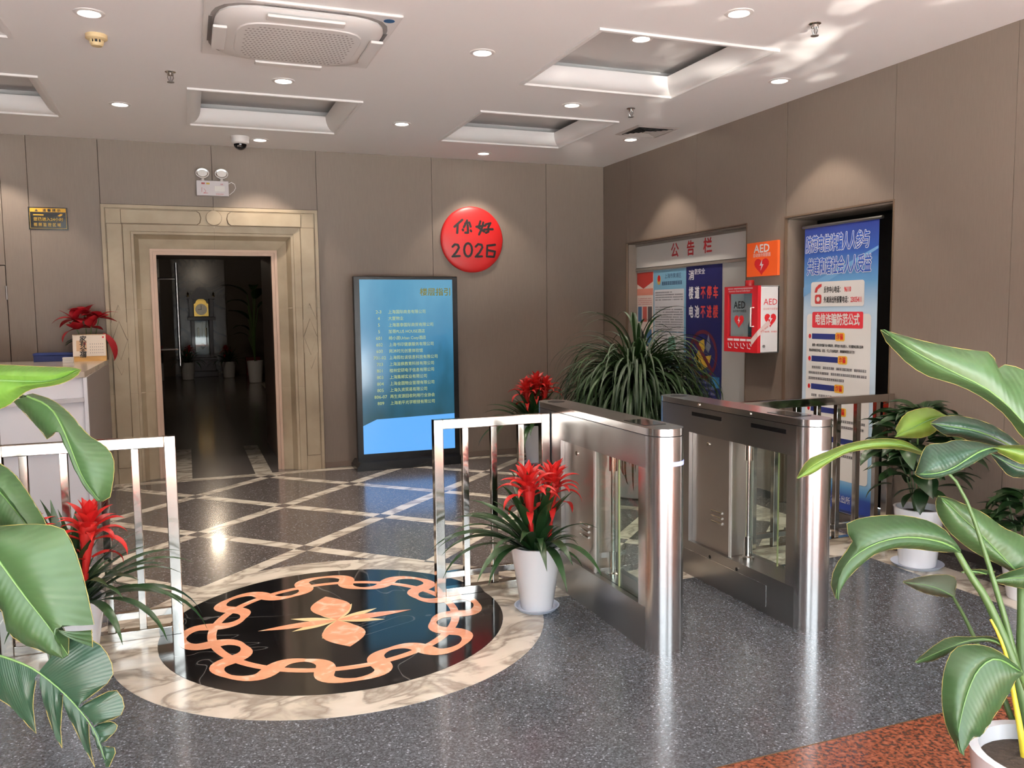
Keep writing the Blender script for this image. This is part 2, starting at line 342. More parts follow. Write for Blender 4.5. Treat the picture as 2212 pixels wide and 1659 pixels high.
for i in range(-8, 7):
    for j in range(-3, 6):
        cx, cy = LX+i*HP, LY+j*HP
        if (i+j) % 2 == 0:                   # crossing square and the two strips leaving it upward
            p = rclip([(cx, cy-hw+g), (cx+hw-g, cy), (cx, cy+hw-g), (cx-hw+g, cy)])
            if p: slab('granite_square', p, M_granite_b)
            for sx in (-1, 1):
                a = (cx+sx*hw/1, cy); b = (cx, cy+hw); ex, ey = cx+sx*HP, cy+HP
                p = rclip([a, b, (ex-sx*hw, ey), (ex, ey-hw)])
                if p: slab('marble_strip', p, M_white)
        else:                                # diamond of dark granite
            k = HP-hw-g
            p = rclip([(cx, cy-k), (cx+k, cy), (cx, cy+k), (cx-k, cy)])
            if p: slab('granite_tile', p, M_granite_b)
# round medallion
MX, MY = 0.655, 4.24
med = [(MX+1.058*math.cos(2*PI*i/96), MY+1.058*math.sin(2*PI*i/96)) for i in range(96)]
rb = MB(); n = 96
ro = [V(MX+1.058*math.cos(2*PI*i/n), MY+1.058*math.sin(2*PI*i/n), 0.0012) for i in range(n)]
ri = [V(MX+0.850*math.cos(2*PI*i/n), MY+0.850*math.sin(2*PI*i/n), 0.0012) for i in range(n)]
for q in range(8):                           # the ring is cut in eight arcs
    i0, i1 = q*n//8, (q+1)*n//8; mbq = MB(); T = range(i0, i1+1)
    mbq.grid([[ro[i % n], ri[i % n]] for i in T], False)
    mbq.grid([[ro[i % n], ro[i % n]-V(0,0,0.01)] for i in T], False)
    mk('medallion_ring_stone', mbq, M_white, floor)
mk('medallion_disc', MB().lathe([(0.848, -0.01), (0.848, 0.0014), (0.0, 0.0014)], (MX, MY, 0), 96), M_black, floor)
def inlay(name, poly, m, z): return mk(name, MB().add([(MX+x, MY+y, z) for x, y in poly], [tuple(range(len(poly)))]), m, floor)
def band(name, fr, fw, a0, a1, m, z, k=24, fa=lambda a: a):
    def pt(a): r, t = fr(a), fa(a); return V(MX+r*math.cos(t), MY+r*math.sin(t), z)
    rows = []
    for i in range(k+1):
        a = a0+(a1-a0)*i/k; t = (pt(a+1e-3)-pt(a-1e-3)).normalized(); nn = V(-t.y, t.x, 0); rows.append([pt(a)+nn*fw(a), pt(a)-nn*fw(a)])
    return mk(name, MB().grid(rows, False), m, floor)
for q in range(8):
    a0 = math.radians(222+45*q-22.5); a1 = a0+PI/4
    band('ribbon_inlay', lambda a: 0.605, lambda a: 0.021, a0, a1, M_coral, 0.0018, 12)
    ph = math.radians(222)
    band('ribbon_inlay', lambda a: 0.618+0.120*math.cos(8*(a-ph)), lambda a: 0.016+0.030*abs(math.sin(8*(a-ph)))**1.3, a0, a1, M_coral, 0.0022, 40, lambda a: a+0.066*math.sin(16*(a-ph)))
def petal(L, w, ang, m, name='petal_inlay', z=0.0024, bulge=0.55):
    P = []
    for i in range(13): t = i/12; P.append((L*t, w*math.sin(PI*t**bulge)**1.0))
    P += [(x, -y) for x, y in P[-2:0:-1]]
    ca, sa = math.cos(ang), math.sin(ang)
    return inlay(name, [(x*ca-y*sa, x*sa+y*ca) for x, y in P], m, z)
for a in (23, 62, 112, 154, 197, 244, 293, 340): petal(0.245, 0.026, math.radians(a), M_yellow, z=0.0020, bulge=0.9)
petal(0.385, 0.105, PI/2, M_coral, bulge=1.1); petal(0.37, 0.105, -PI/2, M_coral, bulge=1.1)
petal(0.39, 0.036, 0, M_coral, z=0.0026, bulge=0.8); petal(0.39, 0.036, PI, M_coral, z=0.0026, bulge=0.8)

# back wall: backing with the doorway cut out, laminate panels on it
wb = MB(); wb.box(XL, -0.62, D+0.02, D+0.2, 0, H+0.3); wb.box(1.19, W+0.2, D+0.02, D+0.2, 0, H+0.3); wb.box(-0.62, 1.19, D+0.02, D+0.2, 2.5, H+0.3)
wall_back = mk('wall_back', wb, M_gap, kind='structure')
def bpanel(x0, x1, z0, z1): mk('wall_panel', MB().box(x0+0.002, x1-0.002, D, D+0.02, z0, z1), M_panel, wall_back, bevel=0.001)
for x0, x1 in ((-6, -4.86), (-4.86, -3.66), (-3.66, -2.46), (-1.259, -0.687), (1.256, 2.436), (2.436, 3.731), (3.731, W)): bpanel(x0, x1, 0.055, H)
bpanel(-2.46, -1.469, 2.024, H); bpanel(-1.469, -1.259, 0.055, H)
bpanel(-0.687, 0.284, 2.585, H); bpanel(0.284, 1.256, 2.585, H)
dr = mk('door_2', MB().box(-2.40, -1.475, D+0.004, D+0.02, 0.01, 2.018), M_panel, bevel=0.002, kind='structure')
for hz in (1.78, 0.3): mk('hinge', MB().tube([(-1.475, D-0.003, hz-0.06), (-1.475, D-0.003, hz+0.06)], 0.009, 8), M_steel_d, dr)
mk('door_handle', MB().tube([(-1.56, D+0.005, 1.38), (-1.56, D-0.04, 1.38), (-1.68, D-0.045, 1.38)], 0.011, 8), M_gold, dr)
bb = MB(); bb.box(XL, -0.69, D-0.012, D+0.01, 0, 0.055); bb.box(1.25, W, D-0.012, D+0.01, 0, 0.055)
mk('baseboard_back', bb, mat('skirting', rgb(104, 88, 76), 0.5), kind='structure')
# right wall with the notice-board recess and the alcove
BY0, BY1, AY0, AY1, RZ = 5.99, 8.07, 4.406, 5.493, 2.268
wr = MB(); wr.box(W+0.02, W+0.25, YF, AY0, 0, H+0.3); wr.box(W+0.02, W+0.14, AY1, BY0, 0, H+0.3); wr.box(W+0.02, W+0.25, BY1, D+0.2, 0, H+0.3)
wr.box(W+0.02, W+0.25, AY0, AY1, RZ, H+0.3); wr.box(W+0.02, W+0.25, BY0, BY1, RZ, H+0.3); wr.box(W+0.14, W+0.25, BY0-0.4, BY1, 0, RZ)
wr.box(W+0.55, W+0.65, AY0-0.1, AY1+0.1, 0, RZ+0.1); wr.box(W+0.14, W+0.6, AY1, AY1+0.1, 0, RZ+0.1); wr.box(W+0.2, W+0.6, AY0-0.1, AY0, 0, RZ+0.1); wr.box(W+0.2, W+0.6, AY0, AY1, RZ, RZ+0.1)
wall_right = mk('wall_right', wr, M_dark, kind='structure')
def rpanel(y0, y1, z0, z1, extra=None):
    b = MB().box(W, W+0.02, y0+0.002, y1-0.002, z0, z1)
    if extra: b.box(W, W+0.02, extra[0], extra[1]-0.002, extra[2], extra[3])
    mk('wall_panel', b, M_panel, wall_right)
for y0, y1 in ((YF, -0.2), (-0.2, 1.05), (1.05, 2.3), (2.3, 3.528), (3.528, AY0)): rpanel(y0, y1, 0.0, H)
rpanel(BY1, D, 0, H, (7.995, BY1+0.002, RZ, H)); rpanel(6.746, 7.993, RZ, H); rpanel(AY0, 5.486, RZ, H)
rpanel(5.493, BY0, 0, H, (BY0-0.002, 6.746, RZ, H))
jb = MB(); jb.box(W+0.02, W+0.13, BY1-0.012, BY1, 0, RZ); jb.box(W+0.02, W+0.13, BY0, BY0+0.012, 0, RZ); jb.box(W+0.02, W+0.13, BY0, BY1, RZ-0.012, RZ)
jb.box(W+0.02, W+0.30, AY1-0.012, AY1, 0, RZ); jb.box(W+0.02, W+0.30, AY0, AY0+0.012, 0, RZ); jb.box(W+0.02, W+0.30, AY0, AY1, RZ-0.012, RZ)
mk('trim_1', jb, M_panel, kind='structure')
te = MB()
for a, b in ((BY0, BY1), (AY0, AY1)):
    te.box(W-0.004, W+0.02, a-0.012, a, 0, RZ+0.012); te.box(W-0.004, W+0.02, b, b+0.012, 0, RZ+0.012); te.box(W-0.004, W+0.02, a, b, RZ, RZ+0.012)
mk('trim_2', te, mat('recess_edge_trim', rgb(96, 78, 62), 0.4), kind='structure')
mk('baseboard_right', MB().box(W-0.012, W+0.001, 2.335, AY0-0.02, 0, 0.06).box(W-0.012, W+0.001, AY1+0.02, BY0-0.02, 0, 0.06).box(W-0.012, W+0.001, BY1+0.02, D-0.013, 0, 0.06), mat('dark_skirting', rgb(48, 42, 40), 0.3), kind='structure')
mk('wall_left', MB().box(XL-0.2, XL, YF, D+0.2, 0, H+0.3), M_panel, kind='structure')
fw = MB(); fw.box(XL, EX0, YF-0.1, YF, 0, H); fw.box(EX1, W+0.2, YF-0.1, YF, 0, H); fw.box(EX0, EX1, YF-0.1, YF, 2.95, H+0.3)
mk('wall_front', fw, M_panel, kind='structure')
win1 = struct('window_1', (0, YF, 0)); M_bronze = mat('bronze_mullion', rgb(46, 40, 36), 0.4, 0.5)  # unseen entrance frame added to streak the reflections in the steel
for xm in (EX0+0.04, -1.55, -0.55, 0.95, 1.95, 2.95, EX1-0.04): mk('mullion', MB().box(xm-0.035, xm+0.035, YF-0.09, YF-0.01, 0, 2.95), M_bronze, win1)
for za, zb in ((2.32, 2.40), (2.90, 2.95)): mk('transom', MB().box(EX0, EX1, YF-0.085, YF-0.015, za, zb), M_bronze, win1)
fac = mk('added_street_facade', MB().box(-30, 30, -22, -21, 0, 7.5), mat('facade_stone', rgb(150, 140, 130), 0.8, noise=rgb(110, 104, 98), nscale=0.8), kind='structure')  # unseen facade added to vary reflections and cut the sky light
for k in range(14):
    for zq in (1.0, 4.4): mk('window_bay', MB().box(-26+k*3.8, -26+k*3.8+2.2, -21.0, -20.95, zq, zq+2.4), mat('facade_window', rgb(48, 54, 60), 0.15), fac)
mk('pavement', MB().box(-30, 30, -30, YF-0.1, -0.14, -0.02), mat('sunlit_paving', rgb(196, 196, 194), 0.8), kind='structure')
# ceiling with coffers
COF = [(0.085, 1.305, 6.50, 7.70), (2.265, 3.485, 6.50, 7.70), (2.265, 3.485, 4.42, 5.64), (-2.09, -0.865, 6.50, 7.70), (-2.09, -0.865, 4.42, 5.64)]
xs = sorted({XL, W+0.02} | {c[0] for c in COF} | {c[1] for c in COF}); ys = sorted({YF-0.1, D+0.02} | {c[2] for c in COF} | {c[3] for c in COF})
cm = MB()
for i in range(len(xs)-1):
    for j in range(len(ys)-1):
        mx, my = (xs[i]+xs[i+1])/2, (ys[j]+ys[j+1])/2
        if not any(c[0] < mx < c[1] and c[2] < my < c[3] for c in COF): cm.box(xs[i], xs[i+1], ys[j], ys[j+1], H, H+0.04)
ceiling = mk('ceiling', cm, M_ceil, kind='structure')
mk('roof_slab', MB().box(XL-0.2, W+0.7, YF-0.1, D+0.2, H+0.3, H+0.4), M_ceil, kind='structure')
RISE, INW = 0.105, 0.085
for (x0, x1, y0, y1) in COF:
    prof = [(-0.012, 0.0), (-0.012, -0.014), (0.012, -0.014), (0.012, 0.0)] + [(0.012+INW*math.sin(t), RISE*(1-math.cos(t))) for t in [PI/2*k/7 for k in range(8)]] + [(0.012+INW, RISE+0.012), (0.06, RISE+0.012)]
    rows = []
    for (ox, oz) in prof: rows.append([V(x0+ox, y0+ox, H+oz), V(x1-ox, y0+ox, H+oz), V(x1-ox, y1-ox, H+oz), V(x0+ox, y1-ox, H+oz), V(x0+ox, y0+ox, H+oz)])
    mbm = MB()
    for k in range(4): mbm.grid([[r[k], r[k+1]] for r in rows], True)
    mk('coffer_moulding', mbm, M_coffer, ceiling)
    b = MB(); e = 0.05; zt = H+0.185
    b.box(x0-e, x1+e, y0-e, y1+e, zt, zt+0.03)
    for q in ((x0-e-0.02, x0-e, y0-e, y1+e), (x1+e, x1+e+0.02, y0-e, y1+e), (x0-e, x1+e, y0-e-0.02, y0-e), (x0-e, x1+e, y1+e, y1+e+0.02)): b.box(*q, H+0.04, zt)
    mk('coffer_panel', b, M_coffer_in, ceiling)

# ------------------------------------------------------------------ stone doorway and the dim hall behind it
door1 = struct('door_1', (0.283, D, 0))
PX0, PX1, PZ = -0.685, 1.250, 2.577
PROF = [(0.0, 0.02), (0.0, -0.045), (0.030, -0.045), (0.033, -0.036), (0.037, -0.036), (0.040, -0.050), (0.172, -0.050), (0.176, -0.038), (0.182, -0.038),
        (0.235, -0.026), (0.240, -0.016), (0.262, -0.016), (0.266, 0.0), (0.300, 0.06), (0.388, 0.09), (0.388, 0.16)]
def frame_pt(t, d, k):
    return [V(PX0+t, D+d, 0), V(PX0+t, D+d, PZ-t), V(PX1-t, D+d, PZ-t), V(PX1-t, D+d, 0)][k]
for k in (0, 2):
    for za, zb in ((0.0, 0.84), (0.841, 1.62), (1.621, 9.0)):
        rows = []
        for t, d in PROF:
            p = frame_pt(t, d, 0 if k == 0 else 3); top = PZ-t
            rows.append([V(p.x, p.y, min(za, top)), V(p.x, p.y, min(zb, top))])
        mk('jamb_stone', MB().grid(rows, False), M_traver, door1)
mk('stone_backing', MB().box(PX0+0.01, PX0+0.24, D+0.012, D+0.06, 0, PZ-0.01).box(PX1-0.24, PX1-0.01, D+0.012, D+0.06, 0, PZ-0.01), M_gap, door1)
M_groove = mat('incised_line_shade', rgb(96, 80, 62), 0.8)  # groove shade drawn as dark plates bordering the raised ones
for a, b in ((0.0, 0.5), (0.501, 1.0)):
    mk('lintel_stone', MB().grid([[frame_pt(t, d, 1).lerp(frame_pt(t, d, 2), a), frame_pt(t, d, 1).lerp(frame_pt(t, d, 2), b)] for t, d in PROF], False), M_traver, door1)
YP = D-0.050
for xc in (PX0+0.106, PX1-0.106):            # raised plates with pointed ends and a lozenge between
    zc = 1.335; h = 0.062
    def plate(poly, name):
        cx_ = sum(p[0] for p in poly)/len(poly); cz_ = sum(p[1] for p in poly)/len(poly); pp = mk(name, MB().prism(poly, (xc, YP, 0), BX, BV, (0, -0.010, 0)), M_traver, door1, bevel=0.003)
        big = [(p[0]+math.copysign(0.004, p[0]) if abs(p[0]) > 1e-6 else 0, p[1]+math.copysign(0.006, p[1]-cz_)) for p in poly]
        mk('incised_line_shade', MB().prism(big, (xc, YP, 0), BX, BV, (0, -0.0015, 0)), M_groove, pp)
    plate([(-h, 2.40), (h, 2.40), (h, zc+0.17), (0, zc+0.33), (-h, zc+0.17)], 'jamb_plate')
    plate([(0, zc+0.175), (h, zc), (0, zc-0.175), (-h, zc)], 'lozenge')
    plate([(-h, 0.15), (h, 0.15), (h, zc-0.16), (0, zc-0.32), (-h, zc-0.16)], 'jamb_plate')
zl = PZ-0.106
for s in (-1, 1):
    arc = [(0.155-0.035*math.cos(math.radians(a)), 0.060*math.sin(math.radians(a))) for a in (90, 45, 0, -45, -90)]
    poly = [(s*x, y) for x, y in arc] + [(s*0.80, -0.060), (s*0.80, 0.060)]
    pp = mk('lintel_plate', MB().prism(poly, (0.283, YP, zl), BX, BV, (0, -0.010, 0)), M_traver, door1, bevel=0.003)
    mk('incised_line_shade', MB().prism([(x-s*0.008 if abs(x) < 0.5 else x+s*0.006, y*1.07) for x, y in poly], (0.283, YP, zl), BX, BV, (0, -0.0015, 0)), M_groove, pp)
mk('incised_line_shade', MB().prism(circle(0, 0, 0.072, 32), (0.283, YP, zl+0.005), BX, BV, (0, -0.0015, 0)), M_groove, door1)
mk('roundel', MB().prism(circle(0, 0, 0.068, 32), (0.283, YP, zl+0.005), BX, BV, (0, -0.012, 0)), M_traver, door1, bevel=0.003)
OX0, OX1, OZ = PX0+0.388, PX1-0.388, PZ-0.388
M_pink = mat('champagne_aluminium', rgb(182, 154, 134), 0.45, 0.15)
fr = MB(); q = 0.055
fr.box(OX0, OX0+q*0.45, D+0.08, D+0.16, 0, OZ); fr.box(OX0+q*0.45, OX0+q, D+0.10, D+0.16, 0, OZ-q*0.45)
fr.box(OX1-q*0.45, OX1, D+0.08, D+0.16, 0, OZ); fr.box(OX1-q, OX1-q*0.45, D+0.10, D+0.16, 0, OZ-q*0.45)
fr.box(OX0+q*0.45, OX1-q*0.45, D+0.08, D+0.16, OZ-q*0.45, OZ); fr.box(OX0+q, OX1-q, D+0.10, D+0.16, OZ-q, OZ-q*0.45)
mk('inner_frame', fr, M_pink, door1)
# hall shell
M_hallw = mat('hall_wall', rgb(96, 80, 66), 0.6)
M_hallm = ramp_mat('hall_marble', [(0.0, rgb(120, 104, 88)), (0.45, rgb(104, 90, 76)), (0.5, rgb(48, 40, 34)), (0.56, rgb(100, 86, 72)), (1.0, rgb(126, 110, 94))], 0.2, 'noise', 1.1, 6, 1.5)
HY1 = 23.2
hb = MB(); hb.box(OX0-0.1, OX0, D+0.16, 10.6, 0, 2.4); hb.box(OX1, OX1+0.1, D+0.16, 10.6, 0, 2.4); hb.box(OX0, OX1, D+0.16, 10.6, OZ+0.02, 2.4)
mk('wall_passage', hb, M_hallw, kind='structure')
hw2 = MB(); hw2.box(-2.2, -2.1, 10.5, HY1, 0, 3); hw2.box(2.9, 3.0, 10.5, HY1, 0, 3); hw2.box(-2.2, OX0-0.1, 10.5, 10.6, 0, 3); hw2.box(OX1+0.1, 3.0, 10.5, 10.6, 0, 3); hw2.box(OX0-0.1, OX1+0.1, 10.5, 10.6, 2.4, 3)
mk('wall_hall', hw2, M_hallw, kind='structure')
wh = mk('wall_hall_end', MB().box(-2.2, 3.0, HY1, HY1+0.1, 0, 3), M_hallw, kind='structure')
mk('marble_panel', MB().box(-0.30, 0.96, HY1-0.03, HY1, 0, 3), M_hallm, wh)
mk('pilaster', MB().box(-0.62, -0.33, HY1-0.10, HY1, 0, 3), M_hallw, wh); mk('pilaster', MB().box(0.99, 1.03, HY1-0.06, HY1, 0, 3), M_hallw, wh)
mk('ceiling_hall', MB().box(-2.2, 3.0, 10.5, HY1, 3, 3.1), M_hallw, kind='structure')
hf = mk('floor_hall', MB().box(-2.2, 3.0, D, HY1, -0.1, 0.0), M_granite_b, kind='structure')
mk('marble_strip', MB().box(0.57, 0.73, D-0.18, 10.45, -0.02, 0.0012), M_white, hf); mk('marble_strip', MB().box(-0.17, -0.01, D-0.18, 10.45, -0.02, 0.0012), M_white, hf)
for k in range(5):
    for xx in (-0.9, 1.5): mk('marble_strip', MB().box(xx, xx+0.12, 11+k*2.4, 13.2+k*2.4, -0.02, 0.0012), M_white, hf)
# open glass door leaf with its pull bar, just inside the passage
gd = thing('glass_door', 'open dark glass door leaf with long steel pull bar inside the stone doorway', 'door', (OX0+0.03, 9.0, 0))
mk('glass_pane', MB().box(OX0+0.03, OX0+0.042, 8.85, 9.95, 0.02, OZ-0.03), glass('smoked_glass', (0.35, 0.32, 0.3, 1)), gd)
hx, hy = -0.10, 9.9
mk('pull_bar', MB().tube([(hx+0.02, 9.72, 1.02), (hx+0.02, 9.72, 2.12)], 0.017, 10), M_steel_d, gd)
mk('bar_mount', MB().tube([(OX0+0.04, 9.72, 1.2), (hx+0.02, 9.72, 1.2)], 0.01, 8), M_steel_d, gd); mk('bar_mount', MB().tube([(OX0+0.04, 9.72, 1.95), (hx+0.02, 9.72, 1.95)], 0.01, 8), M_steel_d, gd)
# longcase clock
ck = thing('longcase_clock', 'tall dark wood grandfather clock with brass dial at end of the dim hall', 'clock', (0.36, 22.75, 0))
def ckb(name, x0, x1, y0, y1, z0, z1, m=M_woodd, bev=0.006): return mk(name, MB().box(x0, x1, y0, y1, z0, z1), m, ck, local=True, bevel=bev)
ckb('plinth', -0.34, 0.34, -0.24, 0.2, 0, 0.14); ckb('base_box', -0.29, 0.29, -0.2, 0.2, 0.14, 0.42); ckb('base_moulding', -0.33, 0.33, -0.23, 0.2, 0.42, 0.48)
tr = mk('trunk', MB().box(-0.26, -0.17, -0.17, 0.2, 0.48, 1.42).box(0.17, 0.26, -0.17, 0.2, 0.48, 1.42).box(-0.26, 0.26, 0.1, 0.2, 0.48, 1.42).box(-0.17, 0.17, -0.17, 0.1, 0.48, 0.55), M_woodd, ck, local=True, bevel=0.006)
mk('door_glass', MB().box(-0.17, 0.17, -0.165, -0.16, 0.55, 1.42), M_glass, tr, local=True)
mk('pendulum', MB().tube([(0, -0.05, 0.82), (0, -0.05, 1.38)], 0.008, 8).lathe([(0.0, -0.09), (0.09, 0.0), (0.0, 0.09)], (0, -0.05, 0.78), 20), M_gold, tr, local=True)
for wx in (-0.09, 0.09): mk('weight', MB().lathe([(0.0, 0), (0.03, 0.01), (0.03, 0.24), (0.0, 0.26)], (wx, -0.03, 0.98), 14), M_gold, tr, local=True)
ckb('waist_moulding', -0.33, 0.33, -0.23, 0.2, 1.42, 1.50)
hd = mk('hood', MB().box(-0.29, -0.19, -0.2, 0.2, 1.50, 1.95).box(0.19, 0.29, -0.2, 0.2, 1.50, 1.95).box(-0.19, 0.19, 0.0, 0.2, 1.5, 2.0), M_woodd, ck, local=True, bevel=0.006)
dial = [(-0.17, 1.52), (0.17, 1.52), (0.17, 1.83)] + [(0.13*math.cos(math.radians(a)), 1.85+0.11*math.sin(math.radians(a))) for a in range(0, 181, 20)] + [(-0.17, 1.83)]
mk('dial', MB().prism(dial, (0, -0.02, 0), BX, BV, (0, -0.012, 0)), M_gold, hd, local=True)
mk('chapter_ring', MB().prism(circle(0, 1.69, 0.14, 32), (0, -0.034, 0), BX, BV, (0, -0.003, 0)), mat('dial_silver', rgb(196, 190, 176), 0.35, 0.8), hd, local=True)
mk('clock_hand', MB().box(-0.006, 0.006, -0.042, -0.04, 1.68, 1.8).box(-0.08, 0.0, -0.042, -0.04, 1.684, 1.696), M_ink, hd, local=True)
ped = [(-0.33, 1.95), (0.33, 1.95), (0.33, 2.0), (0.24, 2.03), (0.17, 2.12), (0.10, 2.22), (0, 2.25), (-0.10, 2.22), (-0.17, 2.12), (-0.24, 2.03), (-0.33, 2.0)]
mk('pediment', MB().prism(ped, (0, -0.23, 0), BX, BV, (0, 0.42, 0)), M_woodd, ck, local=True, bevel=0.006)
for sx in (-0.3, 0.3): mk('finial', MB().lathe([(0.0, 0), (0.03, 0.0), (0.03, 0.03), (0.012, 0.05), (0.03, 0.08), (0.0, 0.13)], (sx, -0.15, 2.0), 12), M_gold, ck, local=True)
rbx = thing('red_box', 'dark red box standing on the hall floor right of the clock', 'box', (1.55, 22.6, 0))
mk('body', MB().box(1.38, 1.72, 22.45, 22.75, 0, 0.44), mat('dark_red_card', rgb(130, 24, 24), 0.5), rbx, bevel=0.006); mk('lid', MB().box(1.37, 1.73, 22.44, 22.76, 0.40, 0.46), mat('dark_red_card2', rgb(120, 22, 22), 0.5), rbx, bevel=0.006)

# ------------------------------------------------------------------ ceiling fixtures
M_lamp = mat('lamp_lens', (1, 1, 1, 1), 0.3, emit=(1.0, 0.93, 0.84, 1), estr=14.0)
lens_me = meshof(MB().lathe([(0.054, -0.003), (0.0, -0.003)], seg=28), M_lamp, 'lens')
ring_me = meshof(MB().lathe([(0.053, 0.0), (0.053, -0.004), (0.058, -0.008), (0.076, -0.004), (0.080, 0.002), (0.080, 0.004)], seg=28, caps=False), M_whitep, 'trim_ring')
def downlight(x, y, z, label, on=True):
    o = thing('downlight', label, 'downlight', (x, y, z), 'recessed ceiling downlights')
    inst('lens', lens_me, o); inst('trim_ring', ring_me, o)
    if on:
        ld = bpy.data.lights.new('downlight_beam', 'SPOT'); ld.energy = DOWN_W; ld.spot_size = math.radians(92); ld.spot_blend = 0.35; ld.color = (1.0, 0.88, 0.76); ld.shadow_soft_size = 0.045
        lo = bpy.data.objects.new('downlight_beam', ld); C.objects.link(lo); lo.location = (x, y, z-0.012)
for x, y, l in ((-0.41, 5.08, 'lit round downlight left of the ceiling air conditioner, near the beige smoke detector'),
                (0.69, 6.10, 'lit round downlight between the air conditioner and the middle coffer'),
                (-0.40, 7.15, 'lit round downlight left of the middle coffer, past the sprinkler'),
                (1.775, 7.15, 'lit round downlight between the middle coffer and the small right coffer'),
                (1.775, 5.06, 'lit round downlight right of the air conditioner cassette'),
                (0.70, 8.20, 'lit round downlight close beside the dome camera'),
                (2.88, 8.22, 'lit round downlight by the back wall above the red disc'),
                (2.873, 6.10, 'lit round downlight between the two right-hand coffers'),
                (3.97, 7.14, 'lit round downlight beside the square air vent'),
                (2.86, 3.95, 'largest lit round downlight, at the top edge of the photo'),
                (3.966, 5.0, 'lit round downlight nearest the right wall, above the hanging banner'),
                (-1.50, 8.20, 'round downlight by the back wall left of the black warning sign, out of frame'),
                (0.69, 3.95, 'added round downlight above the floor medallion, out of frame')):  # unseen downlight, added for its light
    downlight(x, y, H, l)
downlight(2.875, 5.03, H+0.185, 'round downlight set inside the large right coffer')
def sprinkler(x, y, l):
    o = thing('sprinkler', l, 'sprinkler', (x, y, H), 'ceiling sprinklers')
    mk('cup', MB().lathe([(0.034, 0.0), (0.034, -0.004), (0.022, -0.010), (0.020, -0.024), (0.0, -0.024)], (0,0,0), 18), M_chrome, o, local=True)
    mk('yoke', MB().tube([(0.013, 0, -0.02), (0.018, 0, -0.04), (0.004, 0, -0.068)], 0.004, 6).tube([(-0.013, 0, -0.02), (-0.018, 0, -0.04), (-0.004, 0, -0.068)], 0.004, 6).tube([(0, 0, -0.02), (0, 0, -0.066)], 0.005, 8), M_steel_d, o, local=True)
    mk('deflector', MB().lathe([(0.0, -0.066), (0.022, -0.066), (0.022, -0.070), (0.0, -0.070)], (0,0,0), 16), M_steel_d, o, local=True)
sprinkler(-0.03, 6.11, 'small steel fire sprinkler left of the air conditioner'); sprinkler(3.37, 3.95, 'small steel fire sprinkler among light patches near the right wall'); sprinkler(3.365, 6.05, 'small steel fire sprinkler in front of the square air vent')
sm = thing('smoke_detector', 'yellowed beige smoke detector on the ceiling left of the air conditioner', 'smoke detector', (-0.41, 5.46, H))
M_beige = mat('yellowed_plastic', rgb(206, 182, 138), 0.45)
mk('base', MB().lathe([(0.058, 0.0), (0.058, -0.022), (0.05, -0.028), (0.036, -0.030)], (0,0,0), 28), M_beige, sm, local=True)
mk('cap', MB().lathe([(0.036, -0.046), (0.036, -0.052), (0.028, -0.062), (0.0, -0.064)], (0,0,0), 24), M_beige, sm, local=True)
mk('sensor_slots', MB().lathe([(0.030, -0.03), (0.030, -0.047)], (0,0,0), 20, caps=False), M_blackp, sm, local=True)
for k in range(10): a = 2*PI*k/10; mk('fin', MB().box(0.028, 0.037, -0.003, 0.003, -0.048, -0.029), M_beige, sm, local=True).rotation_euler = (0, 0, a)
dc = thing('dome_camera', 'white ceiling dome security camera with dark bubble above doorway', 'camera', (0.52, 8.12, H))
mk('housing', MB().lathe([(0.082, 0.0), (0.082, -0.012), (0.078, -0.02), (0.076, -0.055), (0.066, -0.064), (0.055, -0.066)], (0,0,0), 30), M_whitep, dc, local=True)
mk('bubble', MB().lathe([(0.056, -0.064)] + [(0.056*math.cos(t), -0.066-0.052*math.sin(t)) for t in [PI/2*k/7 for k in range(8)]], (0,0,0), 28), mat('dark_bubble', rgb(14, 14, 16), 0.08), dc, local=True)
mk('lens_barrel', MB().lathe([(0.0, 0.0), (0.018, 0.0), (0.018, 0.012), (0.0, 0.012)], (0.0, 0, 0), 14), M_chrome, dc, local=True).location = (-0.012, -0.045, -0.098)
# ceiling cassette
ac = thing('air_conditioner', 'white square ceiling cassette air conditioner with perforated grille', 'air conditioner', (0.655, 5.07, H))
mk('panel', MB().box(-0.505, 0.505, -0.505, 0.505, -0.018, 0.0), M_whitep, ac, local=True, bevel=0.012)
def superr(a, r, n=4.5): return r/((abs(math.cos(a))**n+abs(math.sin(a))**n)**(1/n))
def bulge_ring(r, z, k=48): return [V(superr(2*PI*i/k, r)*math.cos(2*PI*i/k), superr(2*PI*i/k, r)*math.sin(2*PI*i/k), z) for i in range(k+1)]
mk('air_duct', MB().grid([bulge_ring(0.475, -0.0185), bulge_ring(0.440, -0.0185)]), mat('duct_grey', rgb(120, 112, 108), 0.5), ac, local=True)
cover = mk('cover', MB().grid([bulge_ring(0.45, -0.019), bulge_ring(0.452, -0.030), bulge_ring(0.43, -0.046), bulge_ring(0.36, -0.060), bulge_ring(0.34, -0.064)]), M_whitep, ac, local=True)
gp = MB().grid([bulge_ring(0.345, -0.058), bulge_ring(0.335, -0.070), bulge_ring(0.30, -0.072), bulge_ring(0.001, -0.074)])
gr = mk('grille', gp, M_whitep, ac, local=True)
hm = MB()
for i in range(26):
    for j in range(16):
        x = -0.29+0.58*(i+0.5*(j % 2))/25.5; y = -0.28+0.56*j/15
        if (abs(x)/0.31)**5+(abs(y)/0.30)**5 < 1: hm.lathe([(0.0, -0.0742), (0.0075, -0.0742)], (x, y, -0.0004), 6, caps=False)
mk('perforations', hm, mat('grille_holes', rgb(150, 142, 138), 0.7), gr, local=True, kind='stuff')
